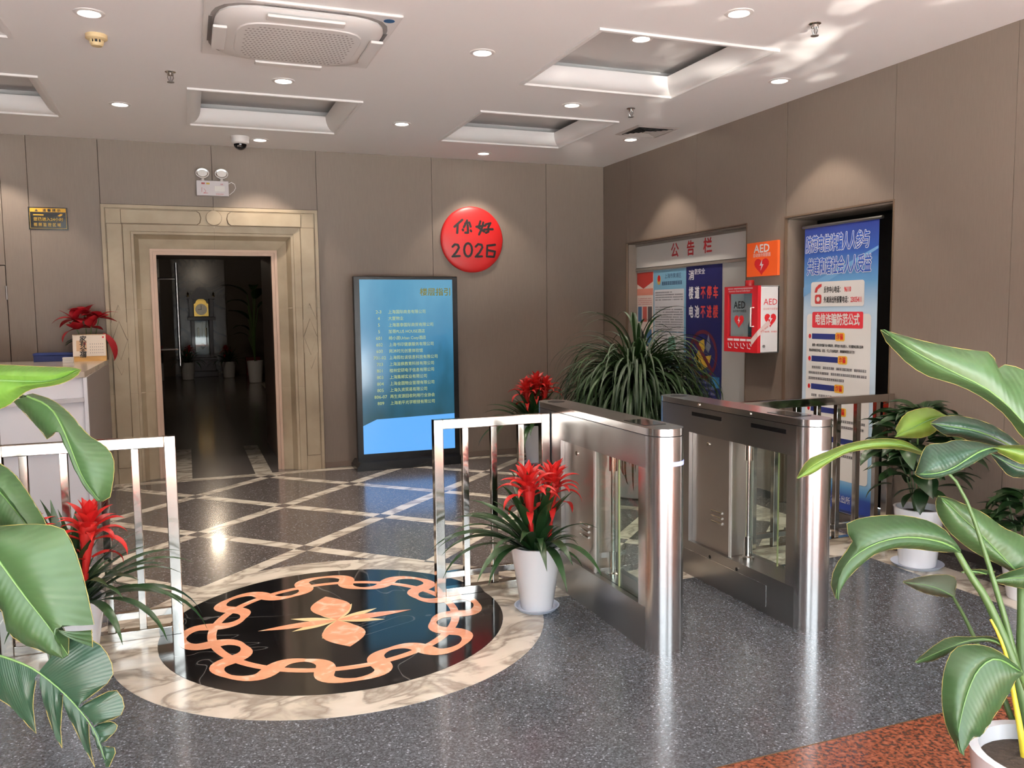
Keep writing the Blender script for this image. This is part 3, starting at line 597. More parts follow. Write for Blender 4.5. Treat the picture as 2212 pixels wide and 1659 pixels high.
for k in range(4):
    v = MB().box(-0.20, 0.20, -0.458, -0.385, -0.072, -0.055); o = mk('louver', v, M_whitep, ac, local=True, bevel=0.006); o.rotation_euler = (0, 0, k*PI/2)
    s2 = MB().box(-0.215, 0.215, -0.478, -0.46, -0.022, -0.0185); o = mk('louver_gap', s2, mat('gap_grey', rgb(96, 90, 88), 0.6), ac, local=True); o.rotation_euler = (0, 0, k*PI/2)
mk('brand_plate', MB().box(-0.03, 0.03, 0.34, 0.346, -0.0655, -0.0625), M_ink, ac, local=True)
mk('sticker', MB().prism(circle(0.44, -0.43, 0.030, 24), (0,0,-0.0185), BX, (0,1,0), (0,0,-0.001)), mat('blue_sticker', rgb(40, 78, 120), 0.4), ac, local=True)
# square air vent
av = thing('air_vent', 'square four-way ceiling air vent near the right wall', 'vent', (3.935, 6.78, H))
M_vent = mat('vent_paint', rgb(190, 182, 176), 0.5)
def sqring(a, za, b, zb): return MB().grid([[V(x*a, y*a, za) for x, y in ((-1,-1),(1,-1),(1,1),(-1,1),(-1,-1))], [V(x*b, y*b, zb) for x, y in ((-1,-1),(1,-1),(1,1),(-1,1),(-1,-1))]], False)
mk('frame', sqring(0.215, -0.001, 0.180, -0.010), M_vent, av, local=True); mk('backing', MB().box(-0.19, 0.19, -0.19, 0.19, -0.0005, 0.0), M_dark, av, local=True)
for a in (0.172, 0.136, 0.100, 0.064): mk('louver', sqring(a, -0.012, a-0.026, -0.002), M_vent, av, local=True)
mk('centre_plate', MB().box(-0.035, 0.035, -0.035, 0.035, -0.012, -0.008), M_vent, av, local=True)

# ------------------------------------------------------------------ things on the back wall
eb = thing('emergency_light', 'white twin-head emergency light box mounted above the stone doorway', 'emergency light', (0.283, D, 2.75))
mk('case', MB().box(0.140, 0.428, D-0.062, D-0.001, 2.682, 2.822), mat('case_grey_white', rgb(206, 200, 202), 0.45), eb, bevel=0.004)
for hx in (0.198, 0.368):
    hd_ = mk('lamp_head', MB().prism(circle(0, 0, 0.060, 28, 0.046), (hx, D-0.072, 2.888), BX, BV, (0, 0.035, 0), True), M_whitep, eb, bevel=0.003)
    rf = MB(); cc = V(hx, D-0.066, 2.888)
    for k in range(20):
        a, b2 = 2*PI*k/20, 2*PI*(k+1)/20
        rf.add([cc, V(hx+0.053*math.cos(a), D-0.0735, 2.888+0.040*math.sin(a)), V(hx+0.053*math.cos(b2), D-0.0735, 2.888+0.040*math.sin(b2))], [(0, 1, 2)])
    mk('reflector', rf, M_chrome, hd_)
    mk('neck', MB().lathe([(0.012, 2.82), (0.016, 2.83), (0.012, 2.845)], (hx, D-0.04, 0), 12), M_whitep, eb)
mk('label_plate', MB().box(0.30, 0.392, D-0.0655, D-0.062, 2.722, 2.774), M_paper, eb, bevel=0.001)
lp = MB(); dashes(lp, 0.20, 0.24, 2.70, 0.012, (0, D-0.0625, 0), BX, BV, 0.0); dashes(lp, 0.31, 0.38, 2.695, 0.009, (0, D-0.0625, 0), BX, BV, 0); dashes(lp, 0.355, 0.38, 2.785, 0.012, (0, D-0.0625, 0), BX, BV, 0)
ribbon(lp, [(0.188, 2.755), (0.186, 2.715)], 0.004, (0, D-0.0625, 0), BX, BV, 0); ribbon(lp, [(0.205, 2.745), (0.222, 2.725), (0.21, 2.705)], 0.004, (0, D-0.0625, 0), BX, BV, 0)
mk('red_print', lp, mat('faded_red_print', rgb(178, 90, 96), 0.5), eb, kind='stuff')
for x0, m in ((0.185, 'red'), (0.228, 'yellow')): mk('indicator', MB().box(x0, x0+0.03, D-0.064, D-0.062, 2.786, 2.802), mat('ind_'+m, rgb(150, 60, 60) if m == 'red' else rgb(190, 160, 70), 0.4), eb)
mk('cable', MB().tube([(0.428, D-0.03, 2.80), (0.455, D-0.03, 2.818), (0.485, D-0.03, 2.80), (0.492, D-0.03, 2.765), (0.475, D-0.03, 2.735), (0.435, D-0.03, 2.70)], 0.004, 6), M_whitep, eb)

sg = thing('warning_sign', 'small black and yellow surveillance warning sign under torn film on back wall', 'sign', (-1.112, D, 2.437))
so_ = (-1.112, D-0.006, 2.437)
mk('board', MB().box(-1.268, -0.956, D-0.005, D-0.0005, 2.337, 2.537), M_blackp, sg, bevel=0.002)
M_yel = mat('sign_yellow', rgb(214, 162, 44), 0.5)
sb = MB(); flat(sb, rrect(-0.143, 0.143, 0.057, 0.091, 0.004), so_, BX, BV); mk('yellow_header', sb, M_yel, sg)
flo = MB()
for q in (((-0.145, -0.088), (-0.142, -0.088), (-0.142, 0.055), (-0.145, 0.055)), ((0.142, -0.088), (0.145, -0.088), (0.145, 0.055), (0.142, 0.055)), ((-0.145, -0.088), (0.145, -0.088), (0.145, -0.085), (-0.145, -0.085))): flat(flo, q, so_, BX, BV)
flat(flo, [(-0.118, 0.026), (-0.035, 0.026), (-0.035, 0.036), (-0.118, 0.036)], so_, BX, BV); flat(flo, [(0.075, 0.026), (0.09, 0.018), (0.112, 0.03), (0.115, 0.042), (0.10, 0.044)], so_, BX, BV)
mk('border_print', flo, M_yel, sg)
tri = MB(); flat(tri, [(-0.104, 0.062), (-0.078, 0.062), (-0.091, 0.084)], so_, BX, BV, 0.0004); mk('triangle', tri, M_ink, sg)
text('lettering', '温 馨 提 示', 0.026, M_ink, sg, (-1.155, D-0.0064, 2.5), BX, BV, bold=0.001, xs=1.15)
text('lettering', '您已进入24小时', 0.034, M_yel, sg, (-1.230, D-0.0064, 2.418), BX, BV, bold=0.0004)
text('lettering', '视 频 监 控 区 域', 0.034, M_yel, sg, (-1.230, D-0.0064, 2.370), BX, BV, bold=0.0004, xs=0.86)
film = MB(); film.grid([[V(-1.27, D-0.010, 2.335), V(-1.1, D-0.014, 2.337), V(-0.955, D-0.009, 2.334)], [V(-1.27, D-0.013, 2.40), V(-1.1, D-0.020, 2.41), V(-0.955, D-0.014, 2.40)], [V(-1.27, D-0.010, 2.462), V(-1.1, D-0.024, 2.452), V(-0.955, D-0.010, 2.468)]])
mk('peeling_film', film, glass('hazy_film', (0.86, 0.9, 0.86, 1), rough=0.25), sg)

ds = thing('round_plaque', 'round bright red plaque with black hand-painted New Year greeting on back wall', 'plaque', (2.866, D, 2.325))
RR = 0.347
prof = [(RR, -0.002), (RR, 0.012)] + [(RR*math.cos(t), 0.012+0.045*math.sin(t)) for t in [PI/2*k/10 for k in range(1, 11)]]
dm = MB().lathe(prof, (0,0,0), 64)
for p in dm.v: p.xyz = (2.866+p.x, D-p.z, 2.325+p.y)
mk('disc', dm, mat('plaque_red', rgb(192, 28, 28), 0.42), ds)
def disc_pt(x, y):                          # follow the domed face
    r = min(math.hypot(x, y)/RR, 0.999); return D-(0.012+0.045*math.sqrt(1-r*r))-0.0025
def stroke(pts, w=12):
    P = [((x-826)/174*RR, -(y-256)/174*RR) for x, y in pts]; Q = []
    for a, b in zip(P, P[1:]):
        Q += [(a[0]+(b[0]-a[0])*t/4, a[1]+(b[1]-a[1])*t/4) for t in range(4)]
    Q.append(P[-1]); tmp = MB(); ribbon(tmp, Q, w/174*RR, (0,0,0), BX, BV, 0)
    for p in tmp.v: x, y = p.x, p.z; p.xyz = (2.866+x, disc_pt(x, y)+p.y, 2.325+y)
    o = len(ink.v); ink.add(tmp.v, tmp.f)
CHARS = [[[(768,155),(724,192)], [(742,182),(738,224)], [(794,158),(774,194)], [(782,174),(806,168),(812,190)], [(796,182),(797,222),(782,222)], [(768,206),(770,210)], [(812,210),(814,214)]],
    [[(868,160),(856,194),(888,214)], [(884,166),(874,200),(858,230)], [(844,190),(896,182)], [(898,176),(926,168),(912,190)], [(912,190),(912,214),(898,220)], [(888,203),(938,200)]],
    [[(712,296),(724,284),(740,286),(746,300),(732,324),(712,347),(750,344)]], [[(796+22*math.cos(t), 312+35*math.sin(t)) for t in [2*PI*k/12 for k in range(13)]]],
    [[(838,294),(852,281),(872,284),(876,298),(860,324),(838,347),(874,345)]], [[(950,282),(904,288),(902,345),(944,346),(950,318),(908,312)]]]
for ch in CHARS:
    ink = MB()
    for st in ch: stroke(st)
    mk('brush_character', ink, M_ink, ds)

# ------------------------------------------------------------------ floor-standing directory screen
KY = 8.34
ks = thing('directory_screen', 'tall black floor-standing display with glowing blue floor directory', 'display', (2.07, KY+0.03, 0))
KX0, KX1 = 1.545, 2.615
mk('casing', MB().box(KX0, KX1, KY, KY+0.065, 0.07, 1.925), M_blackp, ks, bevel=0.006)
mk('base', MB().prism([(-0.565, 0), (0.565, 0), (0.565, 0.035), (0.53, 0.085), (-0.53, 0.085), (-0.565, 0.035)], (2.08, KY-0.12, 0), BX, BV, (0, 0.33, 0)), M_blackp, ks, bevel=0.004)
m, n, l, b = newmat('screen_blue'); tc = n.new('ShaderNodeTexCoord'); sp = n.new('ShaderNodeSeparateXYZ'); l.new(tc.outputs['Object'], sp.inputs[0])
nz = n.new('ShaderNodeTexNoise'); nz.inputs['Scale'].default_value = 2.4; nz.inputs['Detail'].default_value = 3; mpz = n.new('ShaderNodeMapping'); mpz.inputs['Scale'].default_value = (1.6, 1, 0.6); l.new(tc.outputs['Object'], mpz.inputs[0]); l.new(mpz.outputs[0], nz.inputs['Vector'])
ma = n.new('ShaderNodeMath'); ma.operation = 'MULTIPLY_ADD'; ma.inputs[1].default_value = 0.44; l.new(sp.outputs['Z'], ma.inputs[0])
mb_ = n.new('ShaderNodeMath'); mb_.operation = 'MULTIPLY_ADD'; mb_.inputs[1].default_value = 0.5; mb_.inputs[2].default_value = -0.13; l.new(nz.outputs['Fac'], mb_.inputs[0]); l.new(mb_.outputs[0], ma.inputs[2])
cr = n.new('ShaderNodeValToRGB'); e = cr.color_ramp.elements; e[0].position = 0.28; e[0].color = rgb(40, 84, 96); e[1].position = 0.95; e[1].color = rgb(96, 168, 204)
x = e.new(0.45); x.color = rgb(44, 104, 130); x = e.new(0.65); x.color = rgb(62, 138, 180); l.new(ma.outputs[0], cr.inputs[0])
b.inputs['Base Color'].default_value = (0.01, 0.01, 0.012, 1); b.inputs['Roughness'].default_value = 0.12; l.new(cr.outputs[0], b.inputs['Emission Color']); b.inputs['Emission Strength'].default_value = 0.62
SX0, SX1, SZ0, SZ1, SY = 1.605, 2.560, 0.150, 1.893, KY-0.002
scn = mk('screen', MB().box(SX0, SX1, SY, KY+0.01, SZ0, SZ1), m, ks)
lo_ = MB(); flat(lo_, [(SX0, SZ0), (SX1, SZ0), (SX1, 0.515), (SX0+0.14, 0.495), (SX0, 0.435)], (0, SY, 0), BX, BV, 0.0008)
mk('screen_picture', lo_, mat('screen_sky', (0.01, 0.01, 0.012, 1), 0.15, emit=rgb(88, 156, 226), estr=1.0, noise=None), scn)
M_scrt = mat('screen_text', (0.02, 0.02, 0.01, 1), 0.4, emit=rgb(176, 190, 112), estr=0.8)
M_scrh = mat('screen_heading', (0.02, 0.02, 0.01, 1), 0.4, emit=rgb(112, 112, 30), estr=0.7)
text('heading', '楼层指引', 0.083, M_scrh, scn, (2.215, SY-0.002, 1.738), BX, BV, bold=0.0018)
LINES = [('2-3', '上海国际商务有限公司'), ('4', '大厦物业'), ('5', '上海嘉泰国际商贸有限公司'), ('5', '加哥PLUS HOUSE酒店'), ('601', '崎小居Urban Cozy酒店'), ('602', '上海书印健康服务有限公司'), ('603', '岗沐时光创意体验馆'),
         ('701-02', '上海熙杜谈信息科技有限公司'), ('703', '上海渝枫教育科技有限公司'), ('801', '桂林宏研电子信息有限公司'), ('803', '上海集邮实业有限公司'), ('804', '上海金圆物业管理有限公司'), ('805', '上海久资贸易有限公司'), ('806-07', '再生资源回收利用行业协会'), ('809', '上海瀚平光学眼镜有限公司')]
for k, (a, t) in enumerate(LINES):
    z = 1.556-0.0655*k
    text('directory_line', t, 0.042, M_scrt, scn, (1.885, SY-0.002, z), BX, BV, xs=0.93)
    text('room_number', a, 0.046, M_scrt, scn, (1.79, SY-0.002, z), BX, BV, align='CENTER')

# ------------------------------------------------------------------ right wall: notice board, defibrillator, banner
nb = thing('notice_board', 'white notice board set into the right wall behind the grassy plant', 'notice board', (W+0.13, 7.03, 0))
XB = W+0.125
mk('back_panel', MB().box(XB, XB+0.015, BY0+0.012, BY1-0.012, 0, 2.0), mat('board_white', rgb(176, 174, 170), 0.45), nb)
mk('header_panel', MB().box(XB-0.012, XB+0.015, BY0+0.012, BY1-0.012, 2.005, RZ-0.03), mat('board_header', rgb(196, 194, 190), 0.4), nb, bevel=0.002)
mk('top_rail', MB().box(XB-0.02, XB+0.015, BY0+0.012, BY1-0.012, RZ-0.035, RZ-0.012), mat('grey_rail', rgb(120, 112, 104), 0.4), nb)
mk('sliding_rail', MB().box(XB-0.022, XB+0.015, BY0+0.012, BY1-0.012, 1.975, 2.0), mat('grey_rail', rgb(120, 112, 104), 0.4), nb)
mk('lock', MB().prism(circle(0, 0, 0.012, 14), (XB-0.001, 6.14, 1.87), RX, RV, (-0.004, 0, 0)), M_ink, nb)
def nby(px, py, X=XB): return onx(px, py, X)
for ch, xa, xb, yb in (('公', 1449, 1467, 556), ('告', 1483, 1501, 552), ('栏', 1519, 1539, 547)):
    p, q = onx(xa, yb, XB-0.0135), onx(xb, yb, XB-0.0135); text('red_character', ch, 0.150, mat('deep_red', rgb(166, 26, 32), 0.5), nb, (XB-0.0135, p.y, p.z+0.012), RX, RV, bold=0.004, xs=(p.y-q.y)/0.155)
def poster(name, label, y0, y1, z0, z1, m, bottom=None):
    o = thing(name, label, 'poster', (XB-0.004, (y0+y1)/2, z0))
    poly = [(0, 0), (y1-y0, 0), (y1-y0, z1-z0), (0, z1-z0)] if not bottom else bottom
    mk('sheet', MB().prism(poly, (XB-0.004, y1, z0), RX, RV, (0.003, 0, 0)), m, o); return o, (XB-0.0045, y1, z0), y1-y0, z1-z0
y_a, y_b, y_c, y_d = nby(1377, 600).y, nby(1412, 600).y, nby(1483, 600).y, nby(1561, 600).y
p1, o1, w1, h1 = poster('red_poster', 'leftmost poster on the notice board, pale with red heading and small pictures', y_b+0.004, y_a-0.004, 1.10, 1.955, mat('poster_cream', rgb(222, 206, 196), 0.6))
def pl(parent, name, rects, m, o, lift=0.0004):
    mm = MB()
    for r in rects: flat(mm, r if len(r) != 4 or not isinstance(r[0], (int, float)) else [(r[0], r[2]), (r[1], r[2]), (r[1], r[3]), (r[0], r[3])], o, RX, RV, lift)
    return mk(name, mm, m, parent)
pl(p1, 'red_heading', [[(0, h1-0.12), (w1*0.4, h1-0.17), (w1, h1-0.10), (w1, h1), (0, h1)]], mat('poster_red', rgb(172, 52, 44), 0.6), o1)
pl(p1, 'orange_block', [(0.0, w1, h1-0.24, h1-0.17)], mat('poster_peach', rgb(220, 140, 120), 0.6), o1)
pl(p1, 'picture', [(0.02, w1*0.30, h1-0.52, h1-0.36)], mat('pic_blue', rgb(70, 110, 150), 0.6), o1); pl(p1, 'picture', [(0.6*w1, 0.92*w1, h1-0.78, h1-0.6)], mat('pic_blue', rgb(70, 110, 150), 0.6), o1)
pl(p1, 'picture', [(w1*0.36, w1*0.62, h1-0.52, h1-0.36)], mat('pic_red', rgb(190, 90, 80), 0.6), o1); pl(p1, 'picture', [(w1*0.68, w1*0.94, h1-0.52, h1-0.36)], mat('pic_grey', rgb(90, 80, 80), 0.6), o1)
pl(p1, 'house_icon', [[(w1*0.1, h1-0.80), (w1*0.45, h1-0.80), (w1*0.45, h1-0.66), (w1*0.28, h1-0.59), (w1*0.1, h1-0.66)]], M_dark, o1, 0.0008)
mm = MB(); rn = random.Random(3)
for k in range(4): dashes(mm, 0.02, w1-0.02, h1-0.28-0.02*k, 0.010, o1, RX, RV, 0.0006, rnd=rn)
mk('small_print', mm, mat('print_red', rgb(190, 100, 96), 0.6), p1, kind='stuff')
p2, o2, w2, h2 = poster('blue_poster', 'pale blue notice with police badge and map pinned left of the navy poster', y_c+0.004, y_b-0.004, 0.98, 1.965, mat('poster_blue', rgb(120, 170, 196), 0.6))
pl(p2, 'text_block', [rrect(0.02, w2-0.03, 0.36, h2-0.20, 0.01)], mat('poster_white', rgb(206, 206, 210), 0.6), o2)
pl(p2, 'text_block', [rrect(0.02, w2-0.03, 0.03, 0.35, 0.01)], mat('poster_white', rgb(206, 206, 210), 0.6), o2)
pl(p2, 'badge', [circle(0.11, h2-0.10, 0.036, 18, 0.05)], mat('badge_gold', rgb(196, 160, 80), 0.5), o2); pl(p2, 'badge_centre', [circle(0.11, h2-0.085, 0.025, 16, 0.034)], M_red, o2, 0.0008)
text('heading', '上海市黄浦区', 0.052, mat('print_navy', rgb(40, 62, 96), 0.6), p2, (o2[0]-0.0008, o2[1]-0.22, o2[2]+h2-0.085), RX, RV, xs=1.0)
mm = MB(); dashes(mm, 0.17, w2-0.06, h2-0.155, 0.038, o2, RX, RV, 0.0008, rnd=rn); mk('heading_print', mm, mat('print_navy', rgb(40, 62, 96), 0.6), p2)
mm = MB()
for k in range(17):
    if k not in (4, 5): dashes(mm, 0.04, w2-0.05-(0.2 if k in (0, 6, 15) else 0), h2-0.235-0.025*k, 0.013, o2, RX, RV, 0.0008, rnd=rn)
for k in range(10): dashes(mm, 0.04, w2*0.45, 0.31-0.028*k, 0.012, o2, RX, RV, 0.0008, rnd=rn)
mk('small_print', mm, mat('print_grey', rgb(84, 84, 92), 0.6), p2, kind='stuff')
pl(p2, 'map', [[(0.30, 0.12), (0.36, 0.05), (0.42, 0.12), (0.44, 0.22), (0.40, 0.32), (0.30, 0.30), (0.28, 0.2)]], mat('map_green', rgb(120, 170, 150), 0.6), o2, 0.0008)
p3, o3, w3, h3 = poster('navy_poster', 'tall navy fire-safety poster with red and white slogans on the notice board', y_d+0.003, y_c-0.002, 0.66, 1.972, mat('poster_navy', rgb(22, 26, 88), 0.55), None)
M_wp = mat('print_white', rgb(222, 222, 224), 0.6); M_rp = mat('print_red2', rgb(206, 62, 58), 0.6)
text('small_heading', '消', 0.10, M_wp, p3, (o3[0]-0.0006, o3[1]-0.04, o3[2]+h3-0.12), RX, RV, bold=0.002); text('small_heading', '防安全', 0.058, M_wp, p3, (o3[0]-0.0006, o3[1]-0.145, o3[2]+h3-0.075), RX, RV, bold=0.001)
for row, z in (('楼道不停车', 0.30), ('电池不进楼', 0.48)):
    for k, chh in enumerate(row): text('slogan', chh, 0.125, M_wp if k < 2 else M_rp, p3, (o3[0]-0.0006, o3[1]-w3*(0.08+0.172*k), o3[2]+h3-z), RX, RV, bold=0.0035, xs=w3*0.150/0.137)
rg = MB()
for k in range(28):
    a, b2 = 2*PI*k/28, 2*PI*(k+1)/28; cx, cy = w3*0.50, h3-0.84
    flat(rg, [(cx+0.235*math.cos(a), cy+0.235*math.sin(a)), (cx+0.235*math.cos(b2), cy+0.235*math.sin(b2)), (cx+0.20*math.cos(b2), cy+0.20*math.sin(b2)), (cx+0.20*math.cos(a), cy+0.20*math.sin(a))], o3, RX, RV, 0.0006)
flat(rg, [(cx-0.16, cy+0.13), (cx-0.13, cy+0.16), (cx+0.16, cy-0.13), (cx+0.13, cy-0.16)], o3, RX, RV, 0.0012)
mk('prohibition_ring', rg, mat('dark_red_ring', rgb(96, 24, 40), 0.6), p3)
pl(p3, 'scooter_picture', [[(cx-0.15, cy-0.04), (cx-0.06, cy+0.05), (cx-0.07, cy+0.12), (cx+0.02, cy+0.15), (cx+0.03, cy+0.06), (cx-0.01, cy-0.02), (cx+0.14, cy+0.0), (cx+0.10, cy-0.10), (cx-0.04, cy-0.16), (cx-0.10, cy-0.12)]], mat('scooter_yellow', rgb(206, 168, 56), 0.6), o3, 0.0009)
pl(p3, 'smoke_picture', [[(cx+0.04, cy+0.06), (cx+0.09, cy+0.20), (cx+0.13, cy+0.08), (cx+0.09, cy+0.02)]], mat('smoke_grey', rgb(120, 126, 140), 0.6), o3, 0.0009)
pl(p3, 'battery_picture', [(cx+0.15, cx+0.27, cy-0.30, cy-0.20)], mat('battery_blue', rgb(50, 120, 170), 0.6), o3, 0.0009)
mm = MB()
for k in range(3): dashes(mm, w3*(0.3-0.1*min(k, 1)), w3*(0.7+0.15*min(k, 1)), 0.20-0.05*k, 0.022, o3, RX, RV, 0.0008, rnd=rn)
mk('small_print', mm, mat('print_pale', rgb(130, 132, 170), 0.6), p3, kind='stuff')

ag = thing('defibrillator_sign', 'square orange AED sign with red heart above the wall cabinet', 'sign', (4.42, 5.765, 1.96))
SXF = W-0.022
sy1, sy0 = onx(1613, 560, SXF).y, onx(1680, 560, SXF).y; sz0, sz1 = 1.826, 2.105; sw = sy1-sy0
mk('body', MB().box(SXF, W, sy0, sy1, sz0, sz1), mat('signal_orange', rgb(238, 96, 34), 0.4), ag, bevel=0.003)
so3 = (SXF-0.001, sy1, sz0); so3l = (SXF-0.002, sy1-sw/2, sz0+0.195)
text('lettering', 'AED', 0.092, M_wp, ag, so3l, RX, RV, align='CENTER', bold=0.002, xs=1.15)
text('lettering', '自动体外除颤器', 0.036, M_wp, ag, (SXF-0.002, sy1-sw/2, sz0+0.160), RX, RV, align='CENTER', xs=0.9)
pl(ag, 'heart', [[(sw/2+x*0.19, 0.087+y*0.155) for x, y in HEART]], M_red, (SXF-0.001, sy1, sz0)); pl(ag, 'bolt', [[(sw/2+x*0.15, 0.09+y*0.13) for x, y in BOLT]], M_wp, (SXF-0.001, sy1, sz0), 0.001)

cb = thing('defibrillator_cabinet', 'red and white wall-mounted AED cabinet with glass door', 'cabinet', (W-0.1, 5.76, 1.21))
CX = 4.226; cy0, cy1, cz0, cz1 = 5.55, 5.995, 1.208, 1.745
M_cabw = mat('cabinet_white', rgb(232, 230, 228), 0.35); M_cabr = mat('cabinet_red', rgb(190, 26, 34), 0.35)
body = MB(); body.box(CX+0.03, W, cy0, cy0+0.012, cz0, cz1); body.box(CX+0.03, W, cy1-0.012, cy1, cz0, cz1); body.box(CX+0.03, W, cy0, cy1, cz0, cz0+0.012); body.box(CX+0.03, W, cy0, cy1, cz1-0.012, cz1); body.box(W-0.02, W, cy0, cy1, cz0, cz1)
mk('body', body, M_cabw, cb, bevel=0.004)
door = MB(); wy0, wy1, wz0, wz1 = 5.625, 5.945, 1.335, 1.685
door.box(CX, CX+0.03, cy0, wy0, cz0, cz1); door.box(CX, CX+0.03, wy1, cy1, cz0, cz1); door.box(CX, CX+0.03, wy0, wy1, cz0, wz0); door.box(CX, CX+0.03, wy0, wy1, wz1, cz1)
dd = mk('door', door, M_cabr, cb); mk('door_glass', MB().box(CX+0.012, CX+0.016, wy0, wy1, wz0, wz1), M_glass, dd)
mk('handle', MB().tube([(CX, 5.60, 1.57), (CX-0.03, 5.60, 1.57), (CX-0.03, 5.60, 1.42), (CX, 5.60, 1.42)], 0.006, 8), M_whitep, dd)
text('lettering', 'Automatic External Defibrillator', 0.022, M_wp, dd, (CX-0.001, 5.935, 1.700), RX, RV)
mm = MB(); dashes(mm, 0.05, 0.38, 1.722, 0.010, (CX-0.001, cy1, 0), RX, RV, 0)
for k in range(4):
    x0 = 0.05+0.085*k; flat(mm, [(x0, 1.30), (x0+0.075, 1.30), (x0+0.075, 1.318), (x0, 1.318)], (CX-0.001, cy1, 0), RX, RV)
    ribbon(mm, [(x0+0.01, 1.28), (x0+0.015, 1.245), (x0+0.05, 1.24)], 0.008, (CX-0.001, cy1, 0), RX, RV, 0); ribbon(mm, [(x0+0.045, 1.28), (x0+0.062, 1.262)], 0.010, (CX-0.001, cy1, 0), RX, RV, 0)
mk('door_print', mm, M_wp, dd, kind='stuff')
text('glass_lettering', 'AED', 0.085, M_ink, dd, (CX+0.010, 5.80, 1.565), RX, RV, align='CENTER', bold=0.001, xs=0.95); text('glass_lettering', '自动体外除颤器', 0.026, M_ink, dd, (CX+0.010, 5.80, 1.535), RX, RV, align='CENTER')
pl(dd, 'glass_heart', [[(0.19+x*0.13, 1.465+y*0.12) for x, y in HEART]], M_red, (CX+0.010, cy1, 0)); pl(dd, 'glass_bolt', [[(0.19+x*0.10, 1.465+y*0.09) for x, y in BOLT]], M_wp, (CX+0.010, cy1, 0), 0.001)
dev = thing('defibrillator', 'grey and orange defibrillator unit inside the glass-fronted cabinet', 'defibrillator', (W-0.1, 5.69, cz0+0.012))
mk('case', MB().prism([(-0.07, 0), (0.07, 0), (0.07, 0.22), (-0.03, 0.30), (-0.07, 0.2)], (CX+0.07, 5.695, cz0+0.013), RX, RV, (0.09, 0, 0)), mat('device_black', rgb(30, 30, 34), 0.5), dev, bevel=0.012)
mk('orange_cap', MB().box(CX+0.08, CX+0.14, 5.64, 5.69, cz0+0.315, cz0+0.40), mat('device_orange', rgb(206, 88, 40), 0.5), dev, bevel=0.01)
fo = (W-0.107, cy0-0.001, 0)
text('lettering', 'AED', 0.070, M_red, cb, (W-0.088, cy0-0.001, 1.592), BX, BV, align='CENTER', xs=1.0)
text('lettering', '自动体外除颤器', 0.020, mat('pale_red', rgb(206, 120, 118), 0.5), cb, (W-0.088, cy0-0.001, 1.552), BX, BV, align='CENTER')
text('lettering', '开箱报警，请勿擅动', 0.015, M_red, cb, (W-0.088, cy0-0.001, 1.372), BX, BV, align='CENTER')
hh = MB(); flat(hh, [(x*0.115, y*0.125) for x, y in HEART], (W-0.088, cy0-0.001, 1.475), BX, BV); mk('heart', hh, M_red, cb)
hh = MB(); flat(hh, [(x*0.12, y*0.105) for x, y in BOLT], (W-0.088, cy0-0.002, 1.478), BX, BV); flat(hh, [(-0.09, 0.105), (0.09, 0.105), (0.09, 0.107), (-0.09, 0.107)], (W-0.088, cy0-0.002, 1.478), BX, BV); mk('bolt', hh, M_wp, cb)
mk('lock', MB().prism(circle(0, 0, 0.012, 16), (W-0.15, cy0, 1.262), BX, BV, (0, -0.006, 0)), M_steel_d, cb)
al = mk('alarm_lamp', MB().lathe([(0.038, 0), (0.038, 0.045), (0.034, 0.05), (0.0, 0.052)], (CX+0.10, 5.79, cz1), 20), mat('red_lens', rgb(150, 16, 20), 0.15, coat=0.5), cb)
seal = MB(); so4 = V(W-0.115, cy0-0.003, 1.435)
seal.grid([[so4+V(0.03, 0, 0.0), so4+V(0.005, 0, 0.035)], [V(CX+0.0, cy0-0.003, 1.335), V(CX-0.004, cy0-0.003, 1.385)], [V(CX-0.003, cy0+0.07, 1.268), V(CX-0.003, cy0+0.085, 1.315)]], False)
mk('paper_seal', seal, mat('seal_paper', rgb(226, 206, 200), 0.5), cb)
sp_ = MB(); dashes(sp_, 0, 0.09, 0, 0.012, V(CX+0.03, cy0-0.0045, 1.372), V(0.78, 0, 0.48), V(-0.48, 0, 0.78), 0); mk('seal_print', sp_, mat('pale_red', rgb(206, 120, 118), 0.5), cb)

# banner hanging in the alcove
bn = thing('banner', 'tall blue and white printed fraud-prevention banner hanging in the alcove', 'banner', (4.47, 4.91, 0.06))
NX = 4.468; ny1, ny0, nz1, nz0 = 5.305, 4.555, 2.178, 0.07; nw = ny1-ny0
m, n, l, b = newmat('banner_vinyl'); tc = n.new('ShaderNodeTexCoord'); sp = n.new('ShaderNodeSeparateXYZ'); l.new(tc.outputs['Object'], sp.inputs[0])
cr = n.new('ShaderNodeValToRGB'); mr = n.new('ShaderNodeMapRange'); mr.inputs['From Max'].default_value = 2.12; l.new(sp.outputs['Z'], mr.inputs['Value']); l.new(mr.outputs[0], cr.inputs[0])
e = cr.color_ramp.elements; e[0].position = 0.0; e[0].color = rgb(36, 58, 140); e[1].position = 1.0; e[1].color = rgb(34, 48, 122)
for p_, c_ in ((0.055, rgb(40, 70, 150)), (0.085, rgb(90, 150, 200)), (0.12, rgb(150, 196, 226)), (0.4, rgb(196, 214, 228)), (0.7, rgb(186, 210, 228)), (0.80, rgb(96, 150, 196)), (0.90, rgb(44, 80, 154))): x = e.new(p_); x.color = c_
l.new(cr.outputs[0], b.inputs['Base Color']); b.inputs['Roughness'].default_value = 0.5
def bend(t): return 0.002*math.sin(PI*t)                    # the sheet bows slightly
bs = mk('sheet', MB().grid([[V(NX-bend(j/8), ny1-nw*j/8, nz0+(nz1-nz0)*i/10) for j in range(9)] for i in range(11)]), m, bn)
mk('top_rail', MB().tube([(NX, ny1+0.02, nz1), (NX, ny0-0.03, nz1)], 0.012, 10), M_steel_d, bn); mk('base_rail', MB().box(NX-0.06, NX+0.06, ny0, ny1, 0, 0.075), M_steel_d, bn, bevel=0.01)
